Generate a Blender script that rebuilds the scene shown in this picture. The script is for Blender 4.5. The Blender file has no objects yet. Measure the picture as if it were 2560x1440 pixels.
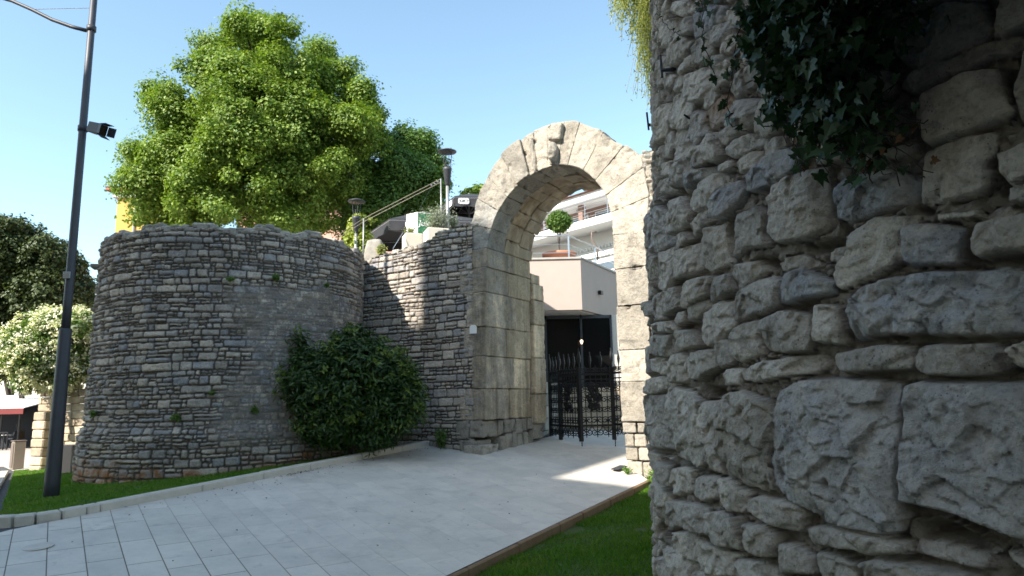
import bpy, math, random
import numpy as np
from mathutils import Vector

S = bpy.context.scene
# ------------------------------------------------------------------ camera
# the eye is the world origin (x right, y into the picture, z up); the ground lies 1.5 to 2 m below it
FPX = 1707.0
PITCH, ROLL = math.radians(9.2), math.radians(1.1)
Fw = np.array([0, math.cos(PITCH), math.sin(PITCH)]); _u0 = np.cross(np.array([1., 0, 0]), Fw)
Rt = math.cos(ROLL)*np.array([1., 0, 0]) - math.sin(ROLL)*_u0
Up = math.cos(ROLL)*_u0 + math.sin(ROLL)*np.array([1., 0, 0])
cam = bpy.data.cameras.new('camera'); camo = bpy.data.objects.new('camera', cam)
S.collection.objects.link(camo); S.camera = camo
from mathutils import Matrix
camo.matrix_world = Matrix([[Rt[i], Up[i], -Fw[i], 0] for i in range(3)] + [[0, 0, 0, 1]])
cam.sensor_width = 36; cam.lens = 24.0; cam.clip_start = .05; cam.clip_end = 2000
cam.dof.use_dof = True; cam.dof.focus_distance = 3.6; cam.dof.aperture_fstop = 5.0
S.render.resolution_x, S.render.resolution_y = 1024, 576
# ------------------------------------------------------------------ light
SUN_EL, SUN_HEAD = 38., 46.       # elevation; compass heading the light travels to, degrees from +y towards +x
W = bpy.data.worlds.new('World'); S.world = W; W.use_nodes = True
nt = W.node_tree; bg = nt.nodes['Background']
sky = nt.nodes.new('ShaderNodeTexSky'); sky.sky_type = 'NISHITA'; sky.sun_disc = False
sky.sun_elevation = math.radians(SUN_EL); sky.sun_rotation = math.radians(SUN_HEAD + 180)
sky.air_density = 1.0; sky.dust_density = .6; sky.ozone_density = 1.0; sky.altitude = 20
tn = nt.nodes.new('ShaderNodeMix'); tn.data_type = 'RGBA'; tn.blend_type = 'MULTIPLY'; tn.inputs[0].default_value = 1; tn.inputs[7].default_value = (1.09, 1.13, 1.0, 1)
nt.links.new(sky.outputs[0], tn.inputs[6]); nt.links.new(tn.outputs[2], bg.inputs[0]); bg.inputs[1].default_value = .145
sl = bpy.data.lights.new('sun', 'SUN'); so = bpy.data.objects.new('sun', sl); S.collection.objects.link(so)
sl.energy = 5.0; sl.angle = math.radians(.5); sl.color = (1, .94, .85)
_h, _e = math.radians(SUN_HEAD), math.radians(SUN_EL)
SUNDIR = np.array([math.sin(_h)*math.cos(_e), math.cos(_h)*math.cos(_e), -math.sin(_e)])
so.rotation_euler = Vector(SUNDIR).to_track_quat('-Z', 'Y').to_euler()
S.view_settings.view_transform = 'Standard'; S.view_settings.look = 'None'
S.view_settings.exposure = 1.2; S.view_settings.gamma = 1
S.cycles.use_denoising = True
try: S.cycles.denoiser = 'OPENIMAGEDENOISE'
except Exception: pass
S.cycles.max_bounces = 6; S.cycles.diffuse_bounces = 4; S.cycles.transparent_max_bounces = 8

# ------------------------------------------------------------------ frames and projection
def ray(px, py): return Fw + Rt*(px-1280)/FPX - Up*(py-720)/FPX
def atY(px, py, Y):
    d = ray(px, py); return d*Y/d[1]
def atZ(px, py, z):
    d = ray(px, py); return d*z/d[2]
_a = math.radians(31)
P_ = np.array([math.sin(_a), math.cos(_a), 0]); U_ = np.array([math.cos(_a), -math.sin(_a), 0])   # along and across the ramp
A0 = np.array([-.629, 14.70, 0])
def L(a, b, z): return A0 + a*U_ + b*P_ + np.array([0, 0, z])
def toab(x, y):
    x = np.asarray(x)-A0[0]; y = np.asarray(y)-A0[1]
    return x*U_[0]+y*U_[1], x*P_[0]+y*P_[1]
def zpath(a, b): return -1.137 + .055*np.clip(b, -20, 4) - .0886*np.clip(a, -1.6, 3.75)
def T(x, y):
    a, b = toab(x, y)
    z = zpath(a, b)
    z = z + .05*np.clip(a+1.55, -28, 0)
    return z - np.where(a > 3.62, .13, 0) + .07*np.clip(a-3.7, 0, 4)

# ------------------------------------------------------------------ noise
def _hash(ix, iy, iz, seed):
    h = (ix*374761393 + iy*668265263 + iz*2147483647 + seed*1274126177) & 0xffffffff
    h = ((h ^ (h >> 13))*1274126177) & 0xffffffff
    h = ((h ^ (h >> 16))*2246822519) & 0xffffffff
    return ((h ^ (h >> 15)) & 0xffffff)/float(0xffffff)
def vnoise(x, y, z=0., seed=0):
    x, y, z = np.broadcast_arrays(np.asarray(x, float), np.asarray(y, float), np.asarray(z, float))
    ix, iy, iz = (np.floor(q).astype(np.int64) for q in (x, y, z))
    fx, fy, fz = x-ix, y-iy, z-iz
    fx, fy, fz = (q*q*(3-2*q) for q in (fx, fy, fz))
    r = 0
    for dx in (0, 1):
        for dy in (0, 1):
            for dz in (0, 1):
                w = (fx if dx else 1-fx)*(fy if dy else 1-fy)*(fz if dz else 1-fz)
                r = r + w*_hash(ix+dx, iy+dy, iz+dz, seed)
    return r*2-1
def fbm(x, y, z=0., o=4, seed=0, g=.5):
    r, a, s = 0, 1, 0
    for k in range(o):
        f = 2.03**k
        r = r + a*vnoise(np.asarray(x)*f, np.asarray(y)*f, np.asarray(z)*f+7.3*k, seed+k); s += a; a *= g
    return r/s

# ------------------------------------------------------------------ objects
def mesh(name, v, f, mat=None, parent=None, attrs=None, smooth=False, mats=None, mi=None, uv=None):
    me = bpy.data.meshes.new(name)
    v = np.asarray(v, dtype=np.float32)
    if isinstance(f, np.ndarray) and f.ndim == 2:
        k = f.shape[1]; tot = np.full(len(f), k, dtype=np.int32); flat = f.astype(np.int32).ravel()
    else:
        tot = np.array([len(q) for q in f], dtype=np.int32)
        flat = np.concatenate([np.asarray(q, dtype=np.int32) for q in f]) if len(f) else np.zeros(0, np.int32)
    st = np.concatenate([[0], np.cumsum(tot)[:-1]]).astype(np.int32)
    me.vertices.add(len(v)); me.vertices.foreach_set('co', v.ravel())
    me.loops.add(len(flat)); me.loops.foreach_set('vertex_index', flat)
    me.polygons.add(len(tot)); me.polygons.foreach_set('loop_start', st)
    try: me.polygons.foreach_set('loop_total', tot)
    except Exception: pass
    if mi is not None: me.polygons.foreach_set('material_index', np.asarray(mi, dtype=np.int32))
    me.polygons.foreach_set('use_smooth', np.full(len(tot), smooth))
    me.update(calc_edges=True)
    for k, a in (attrs or {}).items():
        at = me.attributes.new(k, 'FLOAT', 'POINT'); at.data.foreach_set('value', np.asarray(a, dtype=np.float32))
    if uv is not None:
        ul = me.uv_layers.new(name='UVMap'); ul.data.foreach_set('uv', np.asarray(uv, np.float32)[flat].ravel())
    for m in (mats or ([mat] if mat else [])): me.materials.append(m)
    o = bpy.data.objects.new(name, me); S.collection.objects.link(o)
    if parent is not None:
        o.parent = parent; o.matrix_parent_inverse = Matrix.Translation(parent.location).inverted()
    return o
def empty(name, loc=(0, 0, 0)):
    o = bpy.data.objects.new(name, None); S.collection.objects.link(o); o.location = [float(q) for q in loc]
    o.empty_display_size = .2; return o
def tag(o, label=None, cat=None, group=None, kind=None):
    if label: o['label'] = label
    if cat: o['category'] = cat
    if group: o['group'] = group
    if kind: o['kind'] = kind
    return o
def thing(name, label, cat, loc=(0, 0, 0), group=None): return tag(empty(name, loc), label, cat, group)

class MB:
    """collects simple solids into one mesh"""
    def __init__(s): s.v = []; s.f = []; s.n = 0
    def add(s, v, f):
        v = np.asarray(v, float); s.v.append(v); s.f += [[i+s.n for i in q] for q in f]; s.n += len(v); return s
    def box(s, c, sx, sy, sz, ax=(1, 0, 0), ay=(0, 1, 0), az=(0, 0, 1), bev=0.):
        """sx,sy,sz are full sizes along the three axes"""
        c = np.asarray(c, float); ax, ay, az = (np.asarray(q, float)*k/2 for q, k in ((ax, sx), (ay, sy), (az, sz)))
        if bev <= 0:
            v = [c+i*ax+j*ay+k*az for k in (-1, 1) for j in (-1, 1) for i in (-1, 1)]
            return s.add(v, [(0, 2, 3, 1), (4, 5, 7, 6), (0, 1, 5, 4), (2, 6, 7, 3), (0, 4, 6, 2), (1, 3, 7, 5)])
        h = [sx/2, sy/2, sz/2]; t = [max(0, 1-bev/q) for q in h]
        v = []; idx = {}
        for k in (-1, 1):
            for j in (-1, 1):
                for i in (-1, 1):
                    for m in range(3):
                        q = [i*t[0], j*t[1], k*t[2]]; q[m] = (i, j, k)[m]
                        idx[(i, j, k, m)] = len(v); v.append(c+q[0]*ax+q[1]*ay+q[2]*az)
        F = []
        for m in range(3):
            o1, o2 = [q for q in range(3) if q != m]
            for sg in (-1, 1):
                ring = []
                for (p, q) in ((-1, -1), (1, -1), (1, 1), (-1, 1)):
                    e = [0, 0, 0]; e[m] = sg; e[o1] = p; e[o2] = q; ring.append(idx[(e[0], e[1], e[2], m)])
                F.append(ring if (sg > 0) == (m != 1) else ring[::-1])
        for m in range(3):
            o1, o2 = [q for q in range(3) if q != m]
            for p in (-1, 1):
                for q in (-1, 1):
                    e = [0, 0, 0]; e[o1] = p; e[o2] = q
                    r = []
                    for sg, oo in ((-1, o1), (1, o1), (1, o2), (-1, o2)):
                        e[m] = sg; r.append(idx[(e[0], e[1], e[2], oo)])
                    F.append(r)
        for k in (-1, 1):
            for j in (-1, 1):
                for i in (-1, 1): F.append([idx[(i, j, k, m)] for m in range(3)])
        return s.add(v, F)
    def tube(s, pts, r, n=8, cap=True):
        pts = np.asarray(pts, float); m = len(pts); r = np.broadcast_to(np.asarray(r, float), (m,))
        tg = np.gradient(pts, axis=0); tg /= np.linalg.norm(tg, axis=1)[:, None]+1e-12
        ref = np.array([0, 0, 1.]) if abs(tg[0][2]) < .9 else np.array([1., 0, 0])
        V = []; nprev = None
        for i in range(m):
            if nprev is None: nn = np.cross(tg[i], ref)
            else: nn = nprev - tg[i]*np.dot(nprev, tg[i])
            nn /= np.linalg.norm(nn)+1e-12; nprev = nn; bb = np.cross(tg[i], nn)
            for k in range(n):
                t = 2*math.pi*k/n; V.append(pts[i]+r[i]*(math.cos(t)*nn+math.sin(t)*bb))
        F = [(i*n+k, i*n+(k+1) % n, (i+1)*n+(k+1) % n, (i+1)*n+k) for i in range(m-1) for k in range(n)]
        if cap: F += [tuple(range(n))[::-1], tuple((m-1)*n+k for k in range(n))]
        return s.add(V, F)
    def lathe(s, c, prof, n=16, ax=(0, 0, 1)):
        """prof: (radius, height) pairs along ax"""
        ax = np.asarray(ax, float); ax /= np.linalg.norm(ax)
        e1 = np.cross(ax, [0, 0, 1.]) if abs(ax[2]) < .9 else np.array([1., 0, 0]); e1 /= np.linalg.norm(e1); e2 = np.cross(ax, e1)
        V = [np.asarray(c)+ax*h+max(r, 1e-4)*(math.cos(2*math.pi*k/n)*e1+math.sin(2*math.pi*k/n)*e2) for r, h in prof for k in range(n)]
        m = len(prof)
        F = [(i*n+k, i*n+(k+1) % n, (i+1)*n+(k+1) % n, (i+1)*n+k) for i in range(m-1) for k in range(n)]
        F += [tuple(range(n))[::-1], tuple((m-1)*n+k for k in range(n))]
        return s.add(V, F)
    def prism(s, poly, up):
        """poly: 3-D outline; up: extrusion vector"""
        poly = np.asarray(poly, float); n = len(poly)
        return s.add(np.vstack([poly, poly+np.asarray(up, float)]),
                     [tuple(range(n))[::-1], tuple(range(n, 2*n))]+[(i, (i+1) % n, n+(i+1) % n, n+i) for i in range(n)])
    def build(s, name, mat, parent=None, smooth=False, **k):
        return mesh(name, np.vstack(s.v), s.f, mat, parent, smooth=smooth, **k)

# ------------------------------------------------------------------ materials
class G:
    def __init__(s, name):
        s.m = bpy.data.materials.new(name); s.m.use_nodes = True; s.t = s.m.node_tree
        s.b = s.t.nodes['Principled BSDF']; s.b.inputs['Roughness'].default_value = .8
    def n(s, typ, **k):
        q = s.t.nodes.new(typ)
        for a, b in k.items():
            if a.startswith('i_'): q.inputs[int(a[2:]) if a[2:].isdigit() else a[2:].replace('_', ' ')].default_value = b
            else: setattr(q, a, b)
        return q
    def l(s, a, b): s.t.links.new(a, b)
    def co(s, which='Object'): return s.n('ShaderNodeTexCoord').outputs[which]
    def mapp(s, sc=(1, 1, 1), rot=(0, 0, 0), src=None):
        q = s.n('ShaderNodeMapping'); q.inputs['Scale'].default_value = sc; q.inputs['Rotation'].default_value = rot
        s.l(src or s.co(), q.inputs[0]); return q.outputs[0]
    def noise(s, scale, detail=6, rough=.55, src=None, dist=0.):
        q = s.n('ShaderNodeTexNoise'); q.inputs['Scale'].default_value = scale; q.inputs['Detail'].default_value = detail
        q.inputs['Roughness'].default_value = rough; q.inputs['Distortion'].default_value = dist
        s.l(src or s.co(), q.inputs['Vector']); return q.outputs['Fac']
    def voro(s, scale, src=None, feature='F1', out='Distance'):
        q = s.n('ShaderNodeTexVoronoi'); q.feature = feature; q.inputs['Scale'].default_value = scale
        s.l(src or s.co(), q.inputs['Vector']); return q.outputs[out]
    def ramp(s, fac, stops, interp='LINEAR'):
        q = s.n('ShaderNodeValToRGB'); e = q.color_ramp.elements; q.color_ramp.interpolation = interp
        while len(e) < len(stops): e.new(.5)
        for k, (p, c) in enumerate(stops):
            e[k].position = p; e[k].color = (c, c, c, 1) if isinstance(c, (int, float)) else (*c, 1)
        s.l(fac, q.inputs[0]); return q.outputs[0]
    def mix(s, fac, a, b, mode='MIX'):
        q = s.n('ShaderNodeMix'); q.data_type = 'RGBA'; q.blend_type = mode
        for v, i in ((fac, 0), (a, 6), (b, 7)):
            if isinstance(v, (int, float)): q.inputs[i].default_value = v
            elif isinstance(v, tuple): q.inputs[i].default_value = (*v, 1)
            else: s.l(v, q.inputs[i])
        return q.outputs[2]
    def math(s, op, a, b=0., clamp=False):
        q = s.n('ShaderNodeMath'); q.operation = op; q.use_clamp = clamp
        for v, i in ((a, 0), (b, 1)):
            if isinstance(v, (int, float)): q.inputs[i].default_value = v
            else: s.l(v, q.inputs[i])
        return q.outputs[0]
    def attr(s, name):
        q = s.n('ShaderNodeAttribute'); q.attribute_name = name; return q.outputs['Fac']
    def bump(s, h, strength=.5, dist=.01, prev=None):
        q = s.n('ShaderNodeBump'); q.inputs['Strength'].default_value = strength; q.inputs['Distance'].default_value = dist
        s.l(h, q.inputs['Height'])
        if prev: s.l(prev, q.inputs['Normal'])
        return q.outputs[0]
    def out(s, col=None, rough=None, normal=None):
        if col is not None:
            if isinstance(col, tuple): s.b.inputs['Base Color'].default_value = (*col, 1)
            else: s.l(col, s.b.inputs['Base Color'])
        if rough is not None:
            if isinstance(rough, (int, float)): s.b.inputs['Roughness'].default_value = rough
            else: s.l(rough, s.b.inputs['Roughness'])
        if normal is not None: s.l(normal, s.b.inputs['Normal'])
        return s.m

def stone_mat(name, warm, cool, mortar, fine=1., red=(.30, .13, .05), lichen=(.07, .07, .065), lich=.5, speck=.75, pit=0.):
    g = G(name)
    t = g.attr('tint'); c = g.attr('cool')
    base = g.mix(g.ramp(t, [(0, .0), (1, 1.)]), tuple(q*.72 for q in warm), tuple(min(1, q*1.22) for q in warm))
    blue = g.mix(g.noise(6*fine, 5), tuple(q*.6 for q in cool), tuple(q*1.35 for q in cool))
    cf = g.math('MULTIPLY', c, g.ramp(g.noise(5*fine, 4), [(.3, .35), (.62, 1.)]))
    col = g.mix(cf, base, blue)
    col = g.mix(.9, col, g.ramp(g.noise(2.3*fine, 8, .62), [(.28, (.6, .59, .57)), (.5, (.97, .97, .97)), (.72, (1.2, 1.18, 1.14))]), 'MULTIPLY')
    sp = g.ramp(g.noise(34*fine, 6, .7), [(.34, (.55, .53, .50)), (.49, (1, 1, 1)), (.66, (1.22, 1.22, 1.2))])
    col = g.mix(speck, col, sp, 'MULTIPLY')
    lf = g.ramp(g.noise(4.7*fine, 8, .75, dist=.4), [(.54, 0.), (.66, 1.)])
    col = g.mix(g.math('MULTIPLY', lf, lich), col, lichen)
    col = g.mix(g.math('MULTIPLY', g.attr('red'), g.ramp(g.noise(5, 5), [(.35, .25), (.6, 1.)])), col, red)
    mo = g.attr('mortar')
    mcol = g.mix(g.noise(20*fine, 6), tuple(q*.6 for q in mortar), tuple(q*1.3 for q in mortar))
    col = g.mix(mo, col, mcol)
    pits = g.ramp(g.voro(26*fine, g.mapp((1, 1, .8))), [(.0, 0.), (.16, .6), (.4, 1.)])
    pm = g.ramp(g.noise(3.1*fine, 4), [(.5, 1.), (.6, 0.)])
    pits = g.math('MAXIMUM', pits, pm)
    if pit: g_ = g.ramp(g.voro(41*fine, g.mapp((1, 1, .7))), [(.0, 0.), (.10, .0), (.22, 1.)]); g_ = g.math('MAXIMUM', g_, g.ramp(g.noise(5*fine, 5), [(.47, 1.), (.6, 0.)])); col = g.mix(pit, col, g_, 'MULTIPLY')
    n1 = g.bump(g.noise(17*fine, 9, .68), 1., .035/fine)
    n2 = g.bump(g.noise(75*fine, 5, .7), .8, .010/fine, n1)
    n3 = g.bump(pits, .55, .012/fine, n2)
    return g.out(col, .88, n3)
M = {}
M['near'] = stone_mat('weathered_limestone', (.53, .465, .395), (.33, .35, .40), (.25, .21, .17), 1.5, lich=.45, speck=.55, pit=.6)
M['rubble'] = stone_mat('grey_rubble_limestone', (.47, .41, .345), (.31, .31, .32), (.12, .10, .08), .8, lich=.4, speck=.6)
M['ashlar'] = stone_mat('ashlar_limestone', (.38, .34, .28), (.27, .27, .26), (.2, .17, .13), .9, lich=.6, speck=.65)
def stain_mat():
    g = G('stained_ashlar_limestone')
    st = g.noise(1.0, 6, .6, g.mapp((3.2, 3.2, .35)))
    col = g.mix(g.ramp(st, [(.35, 0.), (.65, 1.)]), (.25, .18, .10), (.55, .45, .32))
    col = g.mix(.8, col, g.ramp(g.noise(3, 8, .65), [(.3, (.62, .6, .58)), (.7, (1.2, 1.18, 1.15))]), 'MULTIPLY')
    col = g.mix(g.math('MULTIPLY', g.attr('tint'), .5), col, (.36, .31, .24))
    n = g.bump(g.noise(15, 9, .7), .8, .02); n = g.bump(g.noise(60, 5, .7), .5, .006, n)
    return g.out(col, .9, n)
M['stained'] = stain_mat()
def simple(name, col, rough=.6, metal=0., var=.15, scale=8, bump=0.):
    g = G(name); n = g.noise(scale, 5)
    c = g.mix(n, tuple(q*(1-var) for q in col), tuple(min(1, q*(1+var)) for q in col))
    g.b.inputs['Metallic'].default_value = metal
    nm = g.bump(g.noise(scale*6, 4), bump, .01) if bump else None
    return g.out(c, rough, nm)
M['pole'] = simple('dark_grey_paint', (.045, .047, .056), .5, 0., .3, 5)
M['iron'] = simple('black_wrought_iron', (.018, .018, .02), .5, .5, .3, 20, .2)
M['steel'] = simple('brushed_steel', (.55, .55, .56), .3, .9, .1)
M['alu'] = simple('grey_aluminium', (.36, .36, .35), .45, .5, .1)
M['canvas'] = simple('black_canvas', (.028, .028, .032), .75, 0, .25, 6)
M['white'] = simple('white_paint', (.74, .74, .72), .6, 0, .06, 2)
M['plaster'] = simple('beige_plaster', (.42, .33, .285), .9, 0, .06, 3, .15)
M['underside'] = simple('pale_plaster', (.55, .52, .48), .9, 0, .05, 3)
M['planter'] = simple('pale_stone_planter', (.58, .53, .45), .85, 0, .12, 6, .3)
M['terracotta'] = simple('terracotta', (.48, .20, .12), .7, 0, .12, 6)
M['yellow'] = simple('ochre_render', (.55, .33, .09), .9, 0, .08, 2)
M['roof'] = simple('red_roof_tile', (.36, .13, .075), .8, 0, .3, 10, .5)
M['brownwall'] = simple('brown_render', (.24, .15, .12), .85, 0, .1, 3)
M['concrete'] = simple('concrete', (.36, .34, .31), .9, 0, .2, 4, .3)
M['green'] = simple('green_print', (.03, .16, .07), .5, 0, .3, 4)
M['orange'] = simple('orange_print', (.75, .32, .03), .5, 0, .2, 4)
M['bark'] = simple('bark', (.05, .04, .032), .95, 0, .4, 10, .8)
M['skin'] = simple('skin', (.4, .25, .18), .6)
M['darkcloth'] = simple('dark_cloth', (.02, .022, .03), .9)
M['red'] = simple('red_awning_canvas', (.16, .025, .025), .8)
M['blue'] = simple('blue_print', (.05, .18, .5), .6)
M['brown'] = simple('brown_metal', (.16, .12, .10), .6)
M['letter'] = simple('white_lettering', (.8, .8, .78), .5)
M['dletter'] = simple('black_lettering', (.02, .02, .02), .5)
def glass(name, col, rough=.06, spec=.5):
    g = G(name); g.b.inputs['IOR'].default_value = 1.5
    g.b.inputs['Specular IOR Level'].default_value = spec
    return g.out(col, rough)
M['darkglass'] = glass('dark_window_glass', (.006, .006, .006), .15, .12)
M['skyglass'] = glass('window_glass', (.10, .13, .16), .04)
g = G('lamp_glow'); g.b.inputs['Emission Color'].default_value = (1, .75, .45, 1); g.b.inputs['Emission Strength'].default_value = 1.2; M['glow'] = g.out((.8, .6, .4))

def leaf_mat(name, c0, c1, transl=.35, rough=.5):
    g = G(name); q = g.n('ShaderNodeNewGeometry')
    col = g.mix(q.outputs['Random Per Island'], c0, c1)
    g.out(col, rough); g.b.inputs['Specular IOR Level'].default_value = .35
    tr = g.n('ShaderNodeBsdfTranslucent'); tcol = g.mix(.75, col, (1.5, 1.6, .5), 'MULTIPLY'); g.l(tcol, tr.inputs[0])
    ms = g.n('ShaderNodeMixShader'); ms.inputs[0].default_value = transl
    g.l(g.b.outputs[0], ms.inputs[1]); g.l(tr.outputs[0], ms.inputs[2])
    g.l(ms.outputs[0], g.t.nodes['Material Output'].inputs[0]); return g.m
M['linden'] = leaf_mat('linden_leaf', (.08, .155, .02), (.25, .33, .06), .3)
M['linden2'] = leaf_mat('dark_linden_leaf', (.06, .13, .025), (.15, .24, .05), .3)
M['evergreen'] = leaf_mat('evergreen_leaf', (.035, .055, .018), (.085, .11, .035), .15)
M['oleander'] = leaf_mat('oleander_leaf', (.08, .15, .03), (.18, .26, .07), .25)
M['flower'] = leaf_mat('white_petal', (.72, .70, .52), (.82, .80, .66), .25)
M['laurel'] = leaf_mat('laurel_leaf', (.014, .04, .010), (.055, .105, .02), .12, .35)
M['shoot'] = leaf_mat('young_laurel_leaf', (.08, .14, .02), (.15, .20, .035), .25, .4)
M['ivy'] = leaf_mat('ivy_leaf', (.010, .030, .010), (.045, .085, .038), .1, .42)
M['deadleaf'] = leaf_mat('dry_leaf', (.09, .045, .025), (.17, .085, .04), .15, .7)
M['yellowleaf'] = leaf_mat('yellow_leaf', (.5, .33, .04), (.55, .38, .05), .2, .6)
M['weed'] = leaf_mat('weed_leaf', (.16, .22, .05), (.40, .40, .12), .35)
M['vine'] = leaf_mat('vine_leaf', (.22, .28, .05), (.42, .46, .10), .35)
M['olive'] = leaf_mat('grey_green_leaf', (.20, .23, .16), (.34, .37, .27), .2)
M['grass'] = leaf_mat('grass_blade', (.04, .13, .006), (.14, .27, .02), .3)
g = G.__new__(G); g.m = M['grass']; g.t = g.m.node_tree; g.b = g.t.nodes['Principled BSDF']
g.l(g.mix(g.ramp(g.noise(.9, 5, .7), [(.48, 0.), (.66, .6)]), g.b.inputs['Base Color'].links[0].from_socket, (.24, .25, .05)), g.b.inputs['Base Color'])
M['pink'] = leaf_mat('pink_petal', (.5, .1, .15), (.6, .2, .25), .2)

# ------------------------------------------------------------------ houses behind the photographer: they shade the ramp and the tower
_hz = np.array([math.sin(_h), math.cos(_h), 0]); _rt = np.array([math.cos(_h), -math.sin(_h), 0])
def shade_house(name, label, pts, D, depth=8.):
    """pts: (across, view height) outline as seen from the sun; the house stands D metres towards the sun"""
    se, ce = math.sin(_e), math.cos(_e)
    out = [(-_hz*D + _rt*h + np.array([0, 0, (v+D*se)/ce])) for h, v in pts]
    lo = out[0].copy(), out[-1].copy()
    base = [np.array([q[0], q[1], -2.4]) for q in (lo[1], lo[0])]
    r = thing(name, label, 'building', tuple(base[1]))
    MB().prism(out+base, -_hz*depth).build('wall', M['yellow'] if name == 'town_house' else M['plaster'], r)
    return r
def hv(p):
    p = np.asarray(p, float); return float(p@_rt), float(p[2]*math.cos(_e)+(p@_hz)*math.sin(_e))
_t = [hv(L(-5.5, -4.9, 3.6)), hv(L(-7.7, -4, 3.6)), hv(L(-8.3, -2.5, 3.6))]; _vt = max(q[1] for q in _t)+.15
_l = hv((-12, 17.4, -1.6)); _s = hv(L(-1.70, 0, 1.70)); _s0 = hv(L(-2.2, 0, 1.75))
shade_house('town_house', 'ochre town house across the street whose shade lies on the round tower', [(_l[0], _vt-.8), (_l[0]+.8, _vt), (_s0[0]-.6, _vt), (_s0[0], _s0[1]), (_s[0]+.6, _s[1])], 14)
_a0 = hv(L(-.9, 0, 4.1)); _a1 = hv(L(-.1, 0, 3.95)); _a2 = hv(L(1.2, 0, 3.0)); _a3 = hv(L(2.3, -1.15, -1.4)); _c = hv(L(3.6, -1.0, -1.5)); _w = hv((1.12, 5.0, 3.3))
shade_house('apartment_house', 'tall beige apartment house across the street whose shade lies on the ramp', [(_s[0], _a0[1]+.25), (_a0[0], _a0[1]), (_a1[0], _a1[1]), (_a2[0], _a2[1]), (_a3[0], _a3[1]+.1)], 17)
shade_house('gabled_house', 'low plastered house across the street whose shade lies on the near tower', [(_a3[0]-1.2, _a3[1]-.1), (_a3[0], _a3[1]-.02), (_c[0], _c[1]), (_w[0]-.35, _c[1]-.1), (_w[0]-.2, _w[1]+.2), (6, _w[1]+.8), (14, _w[1]+.8)], 15)

# ------------------------------------------------------------------ ground
def ground_mat():
    g = G('asphalt'); n = g.noise(.5, 5); f = g.noise(60, 4, .7)
    c = g.mix(n, (.045, .045, .048), (.075, .073, .072)); c = g.mix(.6, c, g.ramp(f, [(.3, .7), (.7, 1.3)]), 'MULTIPLY')
    return g.out(c, .9, g.bump(f, .4, .01))
M['asphalt'] = ground_mat()
def soil_mat():
    g = G('lawn_soil'); n = g.noise(3, 6)
    return g.out(g.mix(n, (.03, .05, .012), (.06, .10, .02)), 1., g.bump(g.noise(40, 5), .6, .02))
M['soil'] = soil_mat()
def pave_mat():
    g = G('limestone_paving'); uv = g.co('UV')
    m = g.mapp((1, 1, 1), (0, 0, math.radians(25)), uv)
    def br(ms, c1, c2, cm):
        q = g.n('ShaderNodeTexBrick'); g.l(m, q.inputs['Vector']); q.offset = .37; q.offset_frequency = 2; q.squash = .72; q.squash_frequency = 3
        q.inputs['Scale'].default_value = 1; q.inputs['Brick Width'].default_value = .88; q.inputs['Row Height'].default_value = .345
        q.inputs['Mortar Size'].default_value = ms; q.inputs['Mortar Smooth'].default_value = .3; q.inputs['Bias'].default_value = 0
        q.inputs[1].default_value = (*c1, 1); q.inputs[2].default_value = (*c2, 1); q.inputs[3].default_value = (*cm, 1); return q
    b = br(.003, (.68, .62, .54), (.60, .55, .48), (.50, .45, .38))
    b2 = br(.007, (1, 1, 1), (1, 1, 1), (.30, .27, .24))
    c = b.outputs[0]
    c = g.mix(.8, c, g.ramp(g.noise(2.2, 8, .65), [(.3, (.83, .84, .86)), (.7, (1.08, 1.07, 1.05))]), 'MULTIPLY')
    c = g.mix(.6, c, g.ramp(g.noise(14, 6, .7, g.mapp((1, 4, 1), (0, 0, .3))), [(.3, .86), (.7, 1.07)]), 'MULTIPLY')
    st = g.ramp(g.noise(.9, 7, .7), [(.53, 0.), (.68, 1.)]); c = g.mix(g.math('MULTIPLY', st, .45), c, (.36, .32, .28))
    st2 = g.ramp(g.noise(3.3, 8, .75, dist=1.), [(.56, 0.), (.64, 1.)]); c = g.mix(g.math('MULTIPLY', st2, .3), c, (.30, .27, .24))
    dots = g.ramp(g.voro(5.5), [(.02, 1.), (.035, 0.)]); c = g.mix(g.math('MULTIPLY', dots, .5), c, (.17, .15, .13))
    sep = g.n('ShaderNodeSeparateXYZ'); g.l(uv, sep.inputs[0])
    near = g.ramp(g.math('MULTIPLY', sep.outputs[1], -.1), [(.6, 0.), (.76, 1.)])      # the wider, dirtier joints of the lower end
    c = g.mix(near, c, g.mix(1., c, b2.outputs[0], 'MULTIPLY'))
    n = g.bump(b.outputs['Fac'], .35, -.004); n = g.bump(g.noise(55, 5, .7), .25, .004, n)
    return g.out(c, .72, n)
M['paving'] = pave_mat()
M['kerb'] = simple('limestone_kerb', (.52, .475, .41), .85, 0, .22, 7, .5)
M['kerbside'] = simple('weathered_kerb_edge', (.26, .17, .10), .9, 0, .35, 9, .5)
M['pavement'] = simple('pale_pavement', (.42, .37, .33), .9, 0, .12, 2, .2)

def nonuni(lo, hi, step, far):
    a = np.arange(lo, hi+step/2, step); k = np.array([1, 3, 8, 20, 50, 120, 300, far])
    return np.concatenate([lo-k[::-1], a, hi+k])
gx = nonuni(-34, 14, .5, 900); gy = nonuni(-16, 44, .5, 900)
X, Y = np.meshgrid(gx, gy)
Z = T(X, Y) - .012
_ga, _gb = toab(X, Y); Z = Z - np.where((_ga > -.6) & (_ga < 8) & (_gb < .3) & (_gb > -14), .22, 0)
v = np.stack([X, Y, Z], -1).reshape(-1, 3); nx = len(gx); ny = len(gy)
def gridf(nx, ny):
    i = np.arange((nx-1)*(ny-1)); r, c = i//(nx-1), i % (nx-1); k = r*nx+c
    return np.stack([k, k+1, k+1+nx, k+nx], -1)
tag(mesh('ground', v, gridf(nx, ny), M['asphalt'], smooth=True), kind='structure')

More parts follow.
